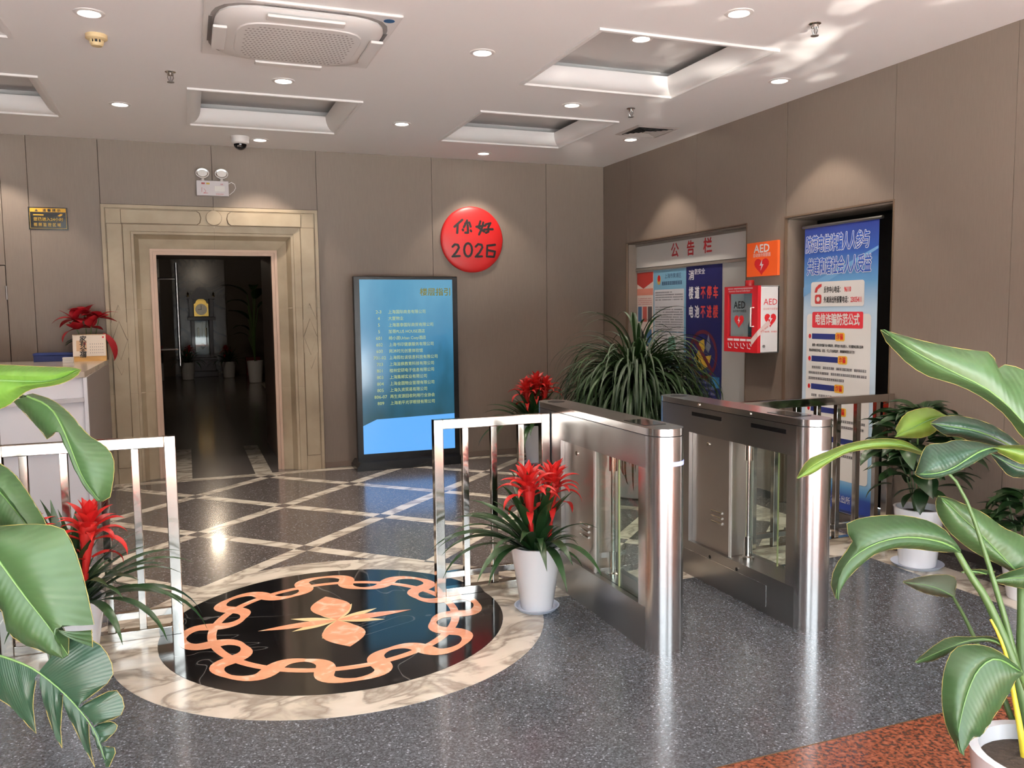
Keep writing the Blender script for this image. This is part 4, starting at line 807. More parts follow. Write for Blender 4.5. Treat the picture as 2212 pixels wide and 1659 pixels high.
bo = (NX-0.0030, ny1, nz0); bh = nz1-nz0
def bpl(name, polys, m, lift=0.0): return pl(bs, name, polys, m, bo, lift)
M_bw = mat('banner_white', rgb(224, 222, 218), 0.5)
bpl('white_field', [rrect(0.045, nw-0.05, 0.22, bh-0.66, 0.03)], M_bw); bpl('light_ray', [[(0, bh-0.46), (nw, bh-0.19), (nw, bh-0.21), (0, bh-0.53)]], mat('ray_blue', rgb(110, 160, 204), 0.5), 0.0004)
M_bt = mat('banner_title_blue', rgb(34, 78, 164), 0.5)
for t, z, x in (('防范电信诈骗人人参与', 0.185, 0.015), ('共建和谐社会人人受益', 0.355, 0.035)):
    for bold, mm_, lf in ((0.0060, M_bw, 0.001), (0.0018, M_bt, 0.0018)):
        text('title_outline' if bold > 0.005 else 'title', t, 0.135, mm_, bs, (NX-0.0030-lf, ny1-x, nz0+bh-z), RX, RV, bold=bold, xs=0.49, shear=0.12, spacing=0.97)
bpl('phone_panel', [rrect(0.085, nw-0.12, bh-0.605, bh-0.42, 0.02)], M_bw, 0.001)
ph_ = [rrect(0.13, 0.20, bh-0.585, bh-0.515, 0.015), [(0.125, bh-0.50), (0.135, bh-0.465), (0.17, bh-0.44), (0.20, bh-0.435), (0.20, bh-0.455), (0.16, bh-0.475), (0.15, bh-0.50)]]
bpl('telephone_icon', ph_, mat('phone_red', rgb(186, 56, 52), 0.5), 0.0014); bpl('telephone_dial', [circle(0.165, bh-0.55, 0.018, 18)], M_bw, 0.0018)
for t, c, x, z in (('反诈中心电话：', M_ink, 0.225, 0.50), ('96110', M_red, 0.435, 0.50), ('外滩派出所报警电话：', M_ink, 0.225, 0.575), ('23035411', M_red, 0.500, 0.575)):
    text('phone_line', t, 0.052, c, bs, (NX-0.0048, ny1-x, nz0+bh-z), RX, RV, xs=0.52, bold=0.0010)
bpl('red_bar', [rrect(0.105, nw-0.125, bh-0.765, bh-0.645, 0.012)], mat('banner_red', rgb(206, 48, 58), 0.5), 0.001)
text('red_bar_lettering', '电信诈骗防范公式', 0.092, M_bw, bs, (NX-0.0050, ny1-nw/2+0.01, nz0+bh-0.735), RX, RV, align='CENTER', xs=0.62, bold=0.002)
text('body_print', '做第一单任务时骗子会小额返利，诱导加大本金投入，多次提单后再以各种', 0.024, M_ink, bs, (NX-0.0040, ny1-0.11, nz0+bh-0.905), RX, RV, xs=0.66, bold=0.0006)
text('body_print', '理由拒绝返还本金。记住：“天上不会掉馅饼”，网络刷单是违法行为！', 0.024, M_ink, bs, (NX-0.0040, ny1-0.075, nz0+bh-0.945), RX, RV, xs=0.66, bold=0.0006)
z = 0.83; tx = MB(); rn = random.Random(11)
M_bar = mat('banner_navy', rgb(38, 48, 110), 0.5); M_tagy = mat('tag_yellow', rgb(222, 176, 60), 0.5)
for k, (wbar, nl) in enumerate(((0.26, 2), (0.29, 3), (0.26, 2), (0.29, 3), (0.47, 3), (0.25, 3), (0.21, 2), (0.3, 3), (0.28, 3), (0.34, 3), (0.3, 2))):
    if bh-z-0.04*nl < 0.26: break
    bpl('number_dot', [circle(0.082, bh-z, 0.014, 14, 0.018)], M_red, 0.001); bpl('formula_bar', [(0.105, 0.105+wbar, bh-z-0.021, bh-z+0.021)], M_bar, 0.001)
    bpl('fraud_tag', [rrect(0.105+wbar-0.01, 0.105+wbar+0.085, bh-z-0.030, bh-z+0.032, 0.014)], M_tagy, 0.0014)
    text('fraud_tag_lettering', '诈骗', 0.05, M_red, bs, (NX-0.0051, ny1-0.105-wbar+0.002, nz0+bh-z-0.016), RX, RV, xs=0.72, bold=0.001)
    for q in range(nl):
        if k > 0: dashes(tx, 0.11 if q == 0 else 0.075, nw-0.08 if q < nl-1 else nw*rn.uniform(0.35, 0.7), bh-z-0.075-0.042*q, 0.020, bo, RX, RV, 0.0012, rnd=rn)
    z += 0.072+0.043*nl+0.012
mk('small_print', tx, mat('banner_ink', rgb(52, 50, 56), 0.6), bs, kind='stuff')
text('footer_lettering', '外滩派出所  宣', 0.06, M_bw, bs, (NX-0.0035, ny1-0.30, nz0+0.06), RX, RV, xs=0.8)

# ------------------------------------------------------------------ turnstile gates
def stadium(w, L, k=12):                     # plan outline, front end at y=0, back end at y=L
    r = w/2
    P = [(r*math.cos(PI+PI*i/k), r+r*math.sin(PI+PI*i/k)) for i in range(k+1)]
    P += [(r*math.cos(PI*i/k), L-r+r*math.sin(PI*i/k)) for i in range(k+1)]
    return P
M_lite = mat('gate_status_light', rgb(200, 206, 236), 0.3, emit=rgb(150, 166, 240), estr=0.75)
def gate(label, x, y, lane, wing=True):      # lane: side (+1/-1) that carries the sensors
    o = thing('turnstile_gate', label, 'turnstile', (x, y, 0), 'swing-glass turnstile gates')
    GW, GL = 0.182, 1.40; r = GW/2; UP = (0,0,1)
    def st(name, z0, z1, m, w=GW, L=GL, y0=0.0, bev=0.0): return mk(name, MB().prism(stadium(w, L), (0, y0, z0), BX, (0,1,0), (0,0,z1-z0), True), m, o, local=True, bevel=bev)
    base = st('base_plinth', 0.0, 0.205, M_steel_d)
    st('top_housing', 0.852, 1.0, M_steel_d); st('seam', 1.0, 1.004, M_dark, GW-0.006, GL-0.006, 0.003)
    cap = st('top_cap', 1.004, 1.036, M_steel, bev=0.002)
    arc = [(r*math.cos(PI+PI*i/20), r+r*math.sin(PI+PI*i/20)) for i in range(21)]
    col = mk('front_column', MB().prism([(-r, 0.156)]+arc+[(r, 0.156)], (0,0,0.205), BX, (0,1,0), (0,0,0.647), True), M_steel, o, local=True)
    mk('front_sleeve', MB().grid([[V((r+0.0008)*math.cos(PI+PI*i/24), r+(r+0.0008)*math.sin(PI+PI*i/24), z) for i in range(25)] for z in (0.0, 1.0)]), M_steel, o, local=True)
    arc2 = [(r*math.cos(PI*i/12), GL-r+r*math.sin(PI*i/12)) for i in range(13)]
    mk('rear_column', MB().prism([(r, 1.02)]+arc2+[(-r, 1.02)], (0,0,0.205), BX, (0,1,0), (0,0,0.647), True), M_steel_d, o, local=True)
    mk('light_strip', MB().grid([[V((r+0.002)*math.cos(a), r+(r+0.002)*math.sin(a), z) for a in [PI*1.38+PI*0.62*i/14 for i in range(15)]] for z in (0.868, 0.888)]), M_lite, o, local=True)
    pan = mk('cabinet', MB().box(-0.066, 0.066, 0.645, 1.02, 0.205, 0.852), mat('cabinet_satin', rgb(196, 190, 184), 0.34, 1.0), o, local=True, bevel=0.002)
    for s in (-1, 1):
        mk('lock', MB().tube([(s*0.066, 0.86, 0.80), (s*0.071, 0.86, 0.80)], 0.012, 14), M_chrome, pan, local=True)
        for k in range(3): mk('vent_louver', MB().tube([(s*0.067, 0.72, 0.37+0.03*k), (s*0.067, 0.82, 0.37+0.03*k)], 0.007, 8), M_chrome, pan, local=True)
        mk('panel_strip', MB().box(s*0.070-0.003, s*0.070+0.003, 0.632, 0.652, 0.205, 0.852), mat('pale_strip', rgb(214, 210, 204), 0.4, 0.3), pan, local=True)
    gp_ = mk('fixed_glass', MB().box(0.058*-lane-0.004, 0.058*-lane+0.004, 0.156, 0.64, 0.205, 0.852), M_glass, o, local=True)
    mk('glass_edge', MB().box(0.058*-lane-0.004, 0.058*-lane+0.004, 0.40, 0.404, 0.205, 0.852), M_gedge, gp_, local=True)
    sh = mk('shaft', MB().tube([(0, 0.575, 0.205), (0, 0.575, 0.852)], 0.012, 12), M_chrome, o, local=True)
    mk('shaft_sleeve', MB().lathe([(0.034, 0.205), (0.034, 0.218), (0.022, 0.224), (0.022, 0.33), (0.0, 0.33)], (0, 0.575, 0), 18), M_chrome, sh, local=True)
    mk('shaft_sleeve', MB().lathe([(0.0, 0.75), (0.022, 0.75), (0.022, 0.83), (0.030, 0.834), (0.030, 0.852)], (0, 0.575, 0), 18), M_chrome, sh, local=True)
    gwp = [(0.215, 0.245), (0.56, 0.245), (0.56, 0.83), (0.235, 0.83), (0.22, 0.825), (0.215, 0.81)]
    wg = mk('glass_wing', MB().prism(gwp, (-0.005, 0, 0), (0,1,0), BV, (0.010, 0, 0)), M_glass, sh, local=True)
    mk('wing_edge', MB().box(-0.005, 0.005, 0.212, 0.2165, 0.245, 0.815), mat('glass_edge_pale', rgb(206, 214, 206), 0.2), wg, local=True)
    mk('wing_edge', MB().box(-0.006, 0.006, 0.585, 0.590, 0.23, 0.84), M_gedge, wg, local=True)
    for y0, y1 in ((0.165, 0.44), (0.70, 0.99)):
        mk('sensor_slot', MB().obox((lane*(r+0.0005), y0, 0.952), (0, y1-y0, 0), (0, 0, 0.022), (lane*0.0015, 0, 0)), M_blackp, o, local=True)
    for yy in (0.45, 0.92): mk('cap_screw', MB().tube([(lane*r, yy, 1.02), (lane*(r+0.006), yy, 1.02)], 0.008, 10), M_chrome, cap, local=True)
    for yy in (0.55, 0.80): mk('base_sensor', MB().tube([(lane*r, yy, 0.165), (lane*(r+0.002), yy, 0.165)], 0.010, 12), M_blackp, base, local=True)
    mk('base_cover_line', MB().box(lane*r-0.0015, lane*r+0.0015, 0.30, 0.303, 0.04, 0.15).box(lane*r-0.0015, lane*r+0.0015, 0.30, 1.1, 0.15, 0.153), M_steel, base, local=True)
    mk('card_reader', MB().prism(circle(0.0, 1.28, 0.05, 20), (0,0,1.036), BX, (0,1,0), (0,0,0.001)), M_blackp, cap, local=True); mk('card_reader_glass', MB().box(-0.055, 0.055, 0.16, 0.36, 1.036, 1.038), mat('reader_glass', rgb(34, 34, 36), 0.08), cap, local=True)
    return o
gate('nearer left turnstile gate of brushed steel behind the potted red bromeliad', 2.000, 3.205, 1)
gate('right-hand turnstile gate of brushed steel with black sensor slots, beside the banner', 2.805, 3.165, -1)
gate('turnstile gate mostly cut off at the left edge behind the big leaves', -0.955, 3.35, 1)

# ------------------------------------------------------------------ steel railings
def railing(label, x0, x1, bars, y=4.36, h=0.985, post0=True):
    o = thing('railing', label, 'railing', ((x0+x1)/2, y, 0), 'low steel railings beside the gates'); pw = 0.052
    mk('post', MB().box(x0, x0+pw, y, y+pw, 0, h), M_chrome, o, bevel=0.003); mk('post', MB().box(x1-pw, x1, y, y+pw, 0, h), M_chrome, o, bevel=0.003)
    mk('top_rail', MB().box(x0+pw, x1-pw, y, y+pw, h-pw, h), M_chrome, o, bevel=0.003); mk('bottom_rail', MB().box(x0+pw, x1-pw, y, y+pw, 0.0, 0.045), M_chrome, o, bevel=0.003)
    mk('lower_rail', MB().box(x0+pw, x1-pw, y+0.012, y+0.04, 0.10, 0.135), M_chrome, o, bevel=0.002)
    for bx in bars: mk('bar', MB().box(bx, bx+0.034, y+0.009, y+0.043, 0.045, h-pw), M_chrome, o, bevel=0.002)
    return o
railing('short steel railing behind the potted bromeliad, joined to the left gate', 1.222, 1.905, [1.385, 1.552, 1.715])
railing('steel railing at the left edge behind the drooping big leaf', -0.862, -0.075, [-0.745, -0.580, -0.415, -0.275][1:]+[-0.745])
railing('steel railing in front of the banner between right gate and wall', 2.90, 4.42, [2.90+0.052+0.165*k for k in range(1, 9)], y=4.33)

# ------------------------------------------------------------------ reception desk
dk = thing('reception_desk', 'white curved reception desk at the left beside the stone doorway', 'desk', (-1.6, 7.4, 0))
DX, DZ = -0.685, 1.17
M_deskw = mat('desk_white_gloss', rgb(216, 216, 222), 0.22); M_deske = mat('desk_end_grey', rgb(140, 130, 124), 0.45); M_deskt = mat('counter_stone', rgb(176, 164, 150), 0.18, noise=rgb(150, 138, 126), nscale=6)
def dfront(off=0.0):                          # bowed front seen in plan
    return [(DX-0.02-2.6*k/16, 6.72+off-0.34*math.sin(PI*0.5*min(1, k/9))) for k in range(17)]
front = dfront(); back = [(p[0], 8.55) for p in front[::-1]]
mk('body', MB().prism(front+back, (0,0,0.09), BX, (0,1,0), (0,0,DZ-0.13)), M_deskw, dk)
mk('kick_plate', MB().prism(dfront(0.05)+back, (0,0,0), BX, (0,1,0), (0,0,0.09)), M_deske, dk)
mk('end_panel', MB().box(DX-0.02, DX, 6.74, 8.55, 0, DZ-0.04), M_deske, dk)
mk('end_post', MB().box(DX-0.025, DX+0.002, 6.70, 6.74, 0, DZ-0.04), M_deskw, dk, bevel=0.004)
mk('counter_top', MB().prism([(p[0]+(0.01 if k == 0 else 0), p[1]-0.02) for k, p in enumerate(front)]+[(p[0]+(0.025 if k == 16 else 0), p[1]) for k, p in enumerate(back)], (0,0,DZ-0.04), BX, (0,1,0), (0,0,0.04)), M_deskt, dk, bevel=0.004)
for zz in (0.955, 0.62):
    mk('ledge', MB().prism([(p[0], p[1]-0.03) for p in front]+[(p[0], p[1]+0.02) for p in front[::-1]], (0,0,zz), BX, (0,1,0), (0,0,0.03)), mat('ledge_grey', rgb(176, 174, 178), 0.25), dk)
for k in (4, 9): mk('front_joint', MB().box(front[k][0], front[k][0]+0.006, front[k][1]-0.004, front[k][1]+0.01, 0.10, DZ-0.05), mat('joint_grey', rgb(150, 150, 156), 0.4), dk)
# calendar on the counter
cl = thing('desk_calendar', 'standing desk calendar with brush calligraphy on the reception counter', 'calendar', (-0.80, 8.28, DZ))
cy = 8.25; c0 = ony(157, 760, cy); c1 = ony(229, 760, cy); cw = c1.x-c0.x; ch_ = 0.235
def calp(z, f): return V(0, cy+f*0.05*z/ch_, DZ+z)
mk('stand', MB().prism([(0, 0), (0.09, 0), (0.05, ch_), (0.042, ch_)], (c0.x, cy, DZ), (0,1,0), BV, (cw, 0, 0)), mat('kraft_card', rgb(206, 158, 92), 0.6), cl)
cu, cv = V(1,0,0), V(0, 0.042, ch_).normalized(); co = V(c0.x, cy-0.003, DZ)
mm = MB(); flat(mm, [(0, 0.045), (cw, 0.045), (cw, ch_), (0, ch_)], co, cu, cv); mk('page', mm, mat('page_cream', rgb(226, 212, 196), 0.6), cl)
mm = MB(); flat(mm, [(cw*0.11, 0.09), (cw*0.42, 0.09), (cw*0.42, 0.185), (cw*0.11, 0.185)], co, cu, cv, 0.0006); mk('tan_square', mm, mat('page_tan', rgb(206, 168, 132), 0.6), cl)
for k, chh in enumerate('家有全福'): text('calligraphy', chh, 0.056, M_ink, cl, co+cu*(cw*0.19)+cv*(0.178-0.046*k), cu, cv, bold=0.0015, lift=0.0012, shear=0.15)
mm = MB(); flat(mm, circle(cw*0.36, 0.155, 0.009, 12, 0.012), co, cu, cv, 0.001); mk('seal', mm, M_red, cl)
mm = MB(); flat(mm, circle(cw*0.92, 0.212, 0.008, 12), co, cu, cv, 0.001); mk('seal', mm, M_red, cl)
mm = MB()
for r_ in range(4):
    for q in range(7): flat(mm, [(cw*(0.52+0.063*q), 0.07+0.026*r_), (cw*(0.535+0.063*q), 0.07+0.026*r_), (cw*(0.535+0.063*q), 0.078+0.026*r_), (cw*(0.52+0.063*q), 0.078+0.026*r_)], co, cu, cv, 0.001)
mk('dates', mm, mat('print_grey', rgb(84, 84, 92), 0.6), cl, kind='stuff')
wr_ = MB()
for k in range(22): wr_.tube([co+cu*(0.012+k*(cw-0.024)/21)+cv*(ch_-0.006)+V(0,-0.004,0), co+cu*(0.012+k*(cw-0.024)/21)+cv*(ch_+0.004), co+cu*(0.012+k*(cw-0.024)/21)+cv*(ch_-0.006)+V(0,0.014,0)], 0.0012, 5)
mk('wire_binding', wr_, M_dark, cl, kind='stuff')
bx = thing('blue_box', 'dark blue box on the reception counter behind the calendar', 'box', (-1.15, 8.36, DZ))
b0 = ony(75, 780, 8.42); mk('body', MB().box(b0.x, b0.x+0.34, 8.36, 8.52, DZ, DZ+0.055), mat('box_blue', rgb(22, 42, 104), 0.4), bx, bevel=0.004); mk('lid', MB().box(b0.x-0.004, b0.x+0.344, 8.355, 8.525, DZ+0.055, DZ+0.075), mat('box_blue2', rgb(28, 50, 116), 0.4), bx, bevel=0.003)
for k, lb in enumerate(('lower small white box in front of the desk calendar', 'upper small white box stacked in front of the desk calendar')):
    t = thing('small_box', lb, 'box', (-0.955, 8.06, DZ+0.024*k), 'small white boxes on the counter'); mk('body', MB().box(-0.995, -0.915, 8.03, 8.10, DZ+0.024*k, DZ+0.024*k+0.015), M_whitep, t, bevel=0.003); mk('lid', MB().box(-0.996, -0.914, 8.029, 8.101, DZ+0.024*k+0.015, DZ+0.024*k+0.023), M_whitep, t, bevel=0.002)

# ------------------------------------------------------------------ plants
def strap(L, w, el0, droop, fold=0.25, n=10, tip=0.5, twist=0.0):
    """strap leaf growing along +x from the origin, starting el0 above horizontal and bending down by droop (radians)"""
    p = V(0, 0, 0); rows = []
    for i in range(n+1):
        t = i/n; el = el0-droop*t**1.4
        ww = w*(0.55+0.45*math.sin(PI*min(1, t/0.6)*0.5))*(1 if t < tip else max(0.03, math.cos((t-tip)/(1-tip)*PI/2)))
        tg = V(math.cos(el), 0, math.sin(el)); up = V(-math.sin(el), 0, math.cos(el)); tw = twist*t
        sd_ = V(0, math.cos(tw), 0)+up*math.sin(tw)
        rows.append([p+sd_*ww/2+up*ww*fold*0.5, p, p-sd_*ww/2+up*ww*fold*0.5]); p = p+tg*(L/n)
    return MB().grid(rows)
def pot(parent, r0, r1, h, m=M_pot, soil=True, rim=0.012):
    mk('pot', MB().lathe([(r0*0.9, 0.0), (r0, 0.01), (r1, h-0.01), (r1+0.003, h), (r1-rim, h), (r1-rim, h-0.04)], (0,0,0), 36, caps=False).lathe([(r0*0.9, 0.001), (0.0, 0.001)], (0,0,0), 36), m, parent, local=True)
    if soil: mk('soil', MB().lathe([(r1-rim, h-0.04), (0.0, h-0.03)], (0,0,0), 24), M_soil, parent, local=True)
def saucer(parent, r, h=0.02): mk('saucer', MB().lathe([(0.0, 0.0), (r*0.85, 0.0), (r, h), (r-0.008, h), (r*0.83, 0.006), (0.0, 0.006)], (0,0,0), 36), M_saucer, parent, local=True)
BR_LEAF = [meshof(strap((0.31+0.035*k) if k > 1 else 0.44-0.03*k, 0.048, math.radians(88-9*k), math.radians(34+9*k), n=12), L_brom) for k in range(8)]
BR_BRACT = [meshof(strap(0.085+0.015*k, 0.036, math.radians(76-13*k), math.radians(20+24*k), 0.4, 8, 0.42), L_bromr, 'bract') for k in range(5)]
BR_STEM = meshof(MB().lathe([(0.010, 0.0), (0.012, 0.10), (0.018, 0.16), (0.029, 0.22), (0.030, 0.26), (0.0, 0.275)], (0,0,0), 12), L_bromr, 'flower_spike')
def bromeliad(label, loc, r0=0.085, r1=0.135, h=0.345, spikes=((-0.03, 0.0, 0.0, 0.06), (0.06, 0.03, 0.02, -0.08)), nleaf=78, seed=1, sauc=True, scale=1.0, cat='potted plant', pm=None, lim=lambda a: 9.0):
    rn = random.Random(seed)
    o = thing('potted_bromeliad', label, cat, loc, 'red-flowered bromeliads in white pots'); pot(o, r0, r1, h, pm or M_pot)
    if sauc: saucer(o, r0+0.035)
    for k in range(nleaf):
        t = k/(nleaf-1); v = min(7, int(t*8)); a = k*2.399+rn.uniform(-0.2, 0.2); rr = 0.012+0.05*t
        inst('leaf', BR_LEAF[v], o, (rr*math.cos(a), rr*math.sin(a), h-0.035), (rn.uniform(-0.12, 0.12), rn.uniform(-0.1, 0.1), a), min(rn.uniform(0.85, 1.12)*scale, 9 if v < 2 else lim(a % (2*PI))))
    for sx, sy, dz, tilt in spikes:
        sp = inst('flower_spike', BR_STEM, o, (sx, sy, h-0.02+dz), (0, tilt, 0), scale*1.2)
        for k in range(30):
            v = min(4, k//6); a = k*2.399; zz = 0.262-0.016*(k//6) if k < 27 else 0.13; rr = 0.006+0.004*v
            inst('bract', BR_BRACT[v], sp, (rr*math.cos(a), rr*math.sin(a), zz), (0, 0, a), rn.uniform(0.85, 1.15))
    return o
bromeliad('red bromeliad in a glossy white pot on a saucer in front of the left gate', (1.665, 4.005, 0.0015), spikes=((-0.055, -0.075, 0.06, -0.06), (0.075, 0.0, 0.05, 0.08)), seed=3, lim=lambda a: 0.45 if (a < 1.0 or a > 5.3) else (0.6 if a < 2.3 else 9))
bromeliad('red bromeliad half hidden by the big leaves at left, before the railing', (-0.52, 4.02, 0.0015), spikes=((-0.13, -0.05, 0.03, -0.08), (0.06, -0.06, 0.05, 0.10)), seed=5, lim=lambda a: 0.6 if (0.5 < a < 4.3) else 9)
bromeliad('dark-leaved red bromeliad by the back wall beside the grassy plant', (3.30, 7.95, 0), h=0.40, r1=0.13, spikes=((-0.07, 0, 0.06, -0.06), (0.03, 0.02, 0.12, 0.0), (0.08, -0.02, 0.08, 0.1)), seed=8, scale=1.1)
bromeliad('red bromeliad mostly hidden behind the right gate, under the grassy plant', (3.43, 5.22, 0), h=0.44, spikes=((-0.02, 0, 0.02, -0.1), (0.06, 0.02, 0.0, 0.1)), seed=9, lim=lambda a: 0.55)
# grassy plant in a big white pot
SPX, SPY, SPH = 3.50, 6.20, 0.52
sp = thing('spider_plant', 'huge bushy grass-leaved plant in a white pot in front of the notice board', 'potted plant', (SPX, SPY, 0)); rn = random.Random(21)
pot(sp, 0.19, 0.27, SPH); mk('crown', MB().lathe([(0.05, 0.0), (0.06, 0.35), (0.09, 0.6), (0.0, 0.72)], (0, 0, SPH-0.05), 12), L_stem, sp, local=True)
SP_LEAF = [meshof(strap(0.74+0.03*k, 0.027, math.radians(84-8*k), math.radians(128+7*k), 0.3, 14, 0.3, 0.3*(k % 3-1)), L_spider) for k in range(10)]
for k in range(290):
    t = rn.random(); v = min(9, int(t*10)); a = rn.uniform(0, 2*PI); tier = rn.random(); zz = SPH+0.15+0.50*tier*(1-0.25*t); rr = 0.03+0.10*rn.random()
    inst('leaf', SP_LEAF[v], sp, (rr*math.cos(a), rr*math.sin(a), zz), (rn.uniform(-0.15, 0.15), rn.uniform(-0.12, 0.12), a), rn.uniform(0.75, 1.05))
und = MB()                                   # the matted inner blades nobody could count
for k in range(900):
    me_ = SP_LEAF[rn.randrange(3, 10)]; a = rn.uniform(0, 2*PI); rr = 0.04+0.12*rn.random(); zz = SPH+0.05+0.5*rn.random(); sc_ = rn.uniform(0.6, 1.0)
    M4 = Matrix.Translation((rr*math.cos(a), rr*math.sin(a), zz)) @ Matrix.Rotation(a, 4, 'Z') @ Matrix.Rotation(rn.uniform(-0.1, 0.25), 4, 'Y') @ Matrix.Scale(sc_, 4)
    und.add([M4 @ v_.co for v_ in me_.vertices], [tuple(p_.vertices) for p_ in me_.polygons], True)
mk('inner_foliage', und, L_spider, sp, local=True, kind='stuff')
for k in range(7):
    a = rn.uniform(0, 2*PI); inst('leaf', SP_LEAF[rn.choice((0, 1))], sp, (0.03*math.cos(a), 0.03*math.sin(a), SPH+0.68), (rn.uniform(-0.1, 0.1), 0, a), rn.uniform(0.85, 1.0))
# small white pots under it
def smallpot(label, x, y, r, h, seed, nm='potted_seedling'):
    rn = random.Random(seed); o = thing(nm, label, 'potted plant', (x, y, 0), 'small white pots near the grassy plant')
    mk('pot', MB().lathe([(r*0.55, 0.0), (r*0.95, h*0.35), (r, h*0.65), (r*0.9, h), (r*0.82, h), (r*0.82, h-0.03)], (0,0,0), 28, caps=False).lathe([(r*0.55, 0.001), (0, 0.001)], (0,0,0), 28), M_pot, o, local=True); mk('soil', MB().lathe([(r*0.83, h-0.03), (0, h-0.025)], (0,0,0), 20), M_soil, o, local=True)
    for k in range(16): a = k*2.4; inst('leaf', BR_LEAF[k % 6], o, (0.02*math.cos(a), 0.02*math.sin(a), h-0.03), (0, 0, a), rn.uniform(0.45, 0.7))
smallpot('small round white pot seen through the glass of the left gate', 3.587, 6.95, 0.105, 0.17, 4); smallpot('small white pot dimly visible behind the gate glass, left of its twin', 3.35, 6.95, 0.10, 0.16, 6)
# broad-leaved shrub
def ovate(L, w, droop=0.5, fold=0.3):
    rows = []; p = V(0,0,0)
    for i in range(9):
        t = i/8; ww = w*math.sin(PI*min(1, 0.04+t*0.96)**0.8)**0.9 if t < 1 else 0.002; el = 0.25-droop*t
        up = V(-math.sin(el), 0, math.cos(el)); rows.append([p+V(0, ww/2, 0)+up*ww*fold*0.4, p, p+V(0, -ww/2, 0)+up*ww*fold*0.4]); p = p+V(math.cos(el), 0, math.sin(el))*L/8
    return MB().grid(rows)
OV = [meshof(ovate(0.14+0.02*k, 0.066+0.006*k, 0.5+0.3*k), L_dark) for k in range(4)]
def shrub(label, loc, h, r, potd, n, seed, sauc=True):
    rn = random.Random(seed); o = thing('potted_shrub', label, 'potted plant', loc, 'broad-leaved shrubs in white pots'); pot(o, *potd)
    if sauc: saucer(o, potd[0]+0.045)
    zt = potd[2]
    for k in range(7):
        a = k*0.9+rn.random(); top = V(r*0.5*math.cos(a), r*0.5*math.sin(a), zt+h*rn.uniform(0.5, 0.95))
        mk('stem', MB().tube([V(0.02*math.cos(a), 0.02*math.sin(a), zt-0.04), top*0.5+V(0, 0, zt*0.5-0.0), top], 0.005, 6), L_stem, o, local=True)
    for k in range(n):
        a = rn.uniform(0, 2*PI); t = rn.random()**0.6; zz = zt+h*(0.12+0.85*t); rr = r*math.sqrt(max(0.05, 1-(2*t-0.95)**2))*rn.uniform(0.25, 0.85)
        inst('leaf', OV[rn.randrange(4)], o, (rr*math.cos(a), rr*math.sin(a), zz), (rn.uniform(-0.4, 0.4), rn.uniform(-0.5, 0.45), a+rn.uniform(-0.7, 0.7)), rn.uniform(0.75, 1.2))
    return o
shrub('leafy dark green shrub in a white pot and saucer beside the banner', (4.08, 3.79, 0), 0.62, 0.30, (0.105, 0.14, 0.36), 190, 31)
shrub('small leafy plant in a white pot by the right wall, behind the big leaves', (4.12, 3.13, 0), 0.36, 0.18, (0.075, 0.11, 0.22), 70, 33, False)
# poinsettia on the counter
pn = thing('poinsettia', 'red poinsettia behind the desk calendar on the reception counter', 'potted plant', (-0.83, 8.41, DZ)); rn = random.Random(5)
pot(pn, 0.06, 0.085, 0.14, mat('dark_pot', rgb(52, 50, 44), 0.6))
PB = [meshof(ovate(0.16+0.02*k, 0.09+0.008*k, 0.4+0.35*k, 0.2), L_poin, 'bract') for k in range(4)]; PG = meshof(ovate(0.17, 0.085, 0.7, 0.2), L_dark)
for hx_, hy_, hz_ in ((-0.10, -0.02, 0.36), (0.10, -0.01, 0.38), (0.04, -0.06, 0.30), (-0.02, 0.05, 0.40), (-0.08, -0.05, 0.28)):
    mk('stem', MB().tube([(0, 0, 0.1), (hx_*0.6, hy_*0.6, 0.2), (hx_, hy_, hz_)], 0.004, 6), L_stem, pn, local=True)
    for k in range(7): a = k*2*PI/7+rn.random(); inst('bract', PB[k % 4], pn, (hx_, hy_, hz_), (rn.uniform(-0.3, 0.3), rn.uniform(-0.9, 0.35), a), rn.uniform(0.75, 1.0))
    mk('flower_centre', MB().lathe([(0.0, 0.0), (0.012, 0.004), (0.0, 0.016)], (hx_, hy_, hz_+0.004), 8), mat('flower_yellow', rgb(150, 140, 50), 0.6), pn, local=True)
for a in (0.0, 0.35, 2.8, 3.1, 3.4, -0.35): inst('leaf', PG, pn, (0.03*math.cos(a), 0.03*math.sin(a), 0.19), (0, rn.uniform(0, 0.4), a), rn.uniform(0.8, 1.1))
inst('bract', PB[3], pn, (0.13, -0.03, 0.24), (0.2, 1.0, -0.25), (1.35, 1.0, 1.0))
# hall plants
bromeliad('dark bushy plant in a white pot left of the grandfather clock', (-0.02, 21.7, 0), 0.13, 0.17, 0.42, ((0.02, 0, 0.05, 0.1),), 34, 41, False, 0.95)
bromeliad('dark bushy plant in a white pot right of the grandfather clock', (0.93, 21.9, 0), 0.13, 0.17, 0.40, ((-0.02, 0, 0.02, -0.1),), 34, 42, False, 1.0)

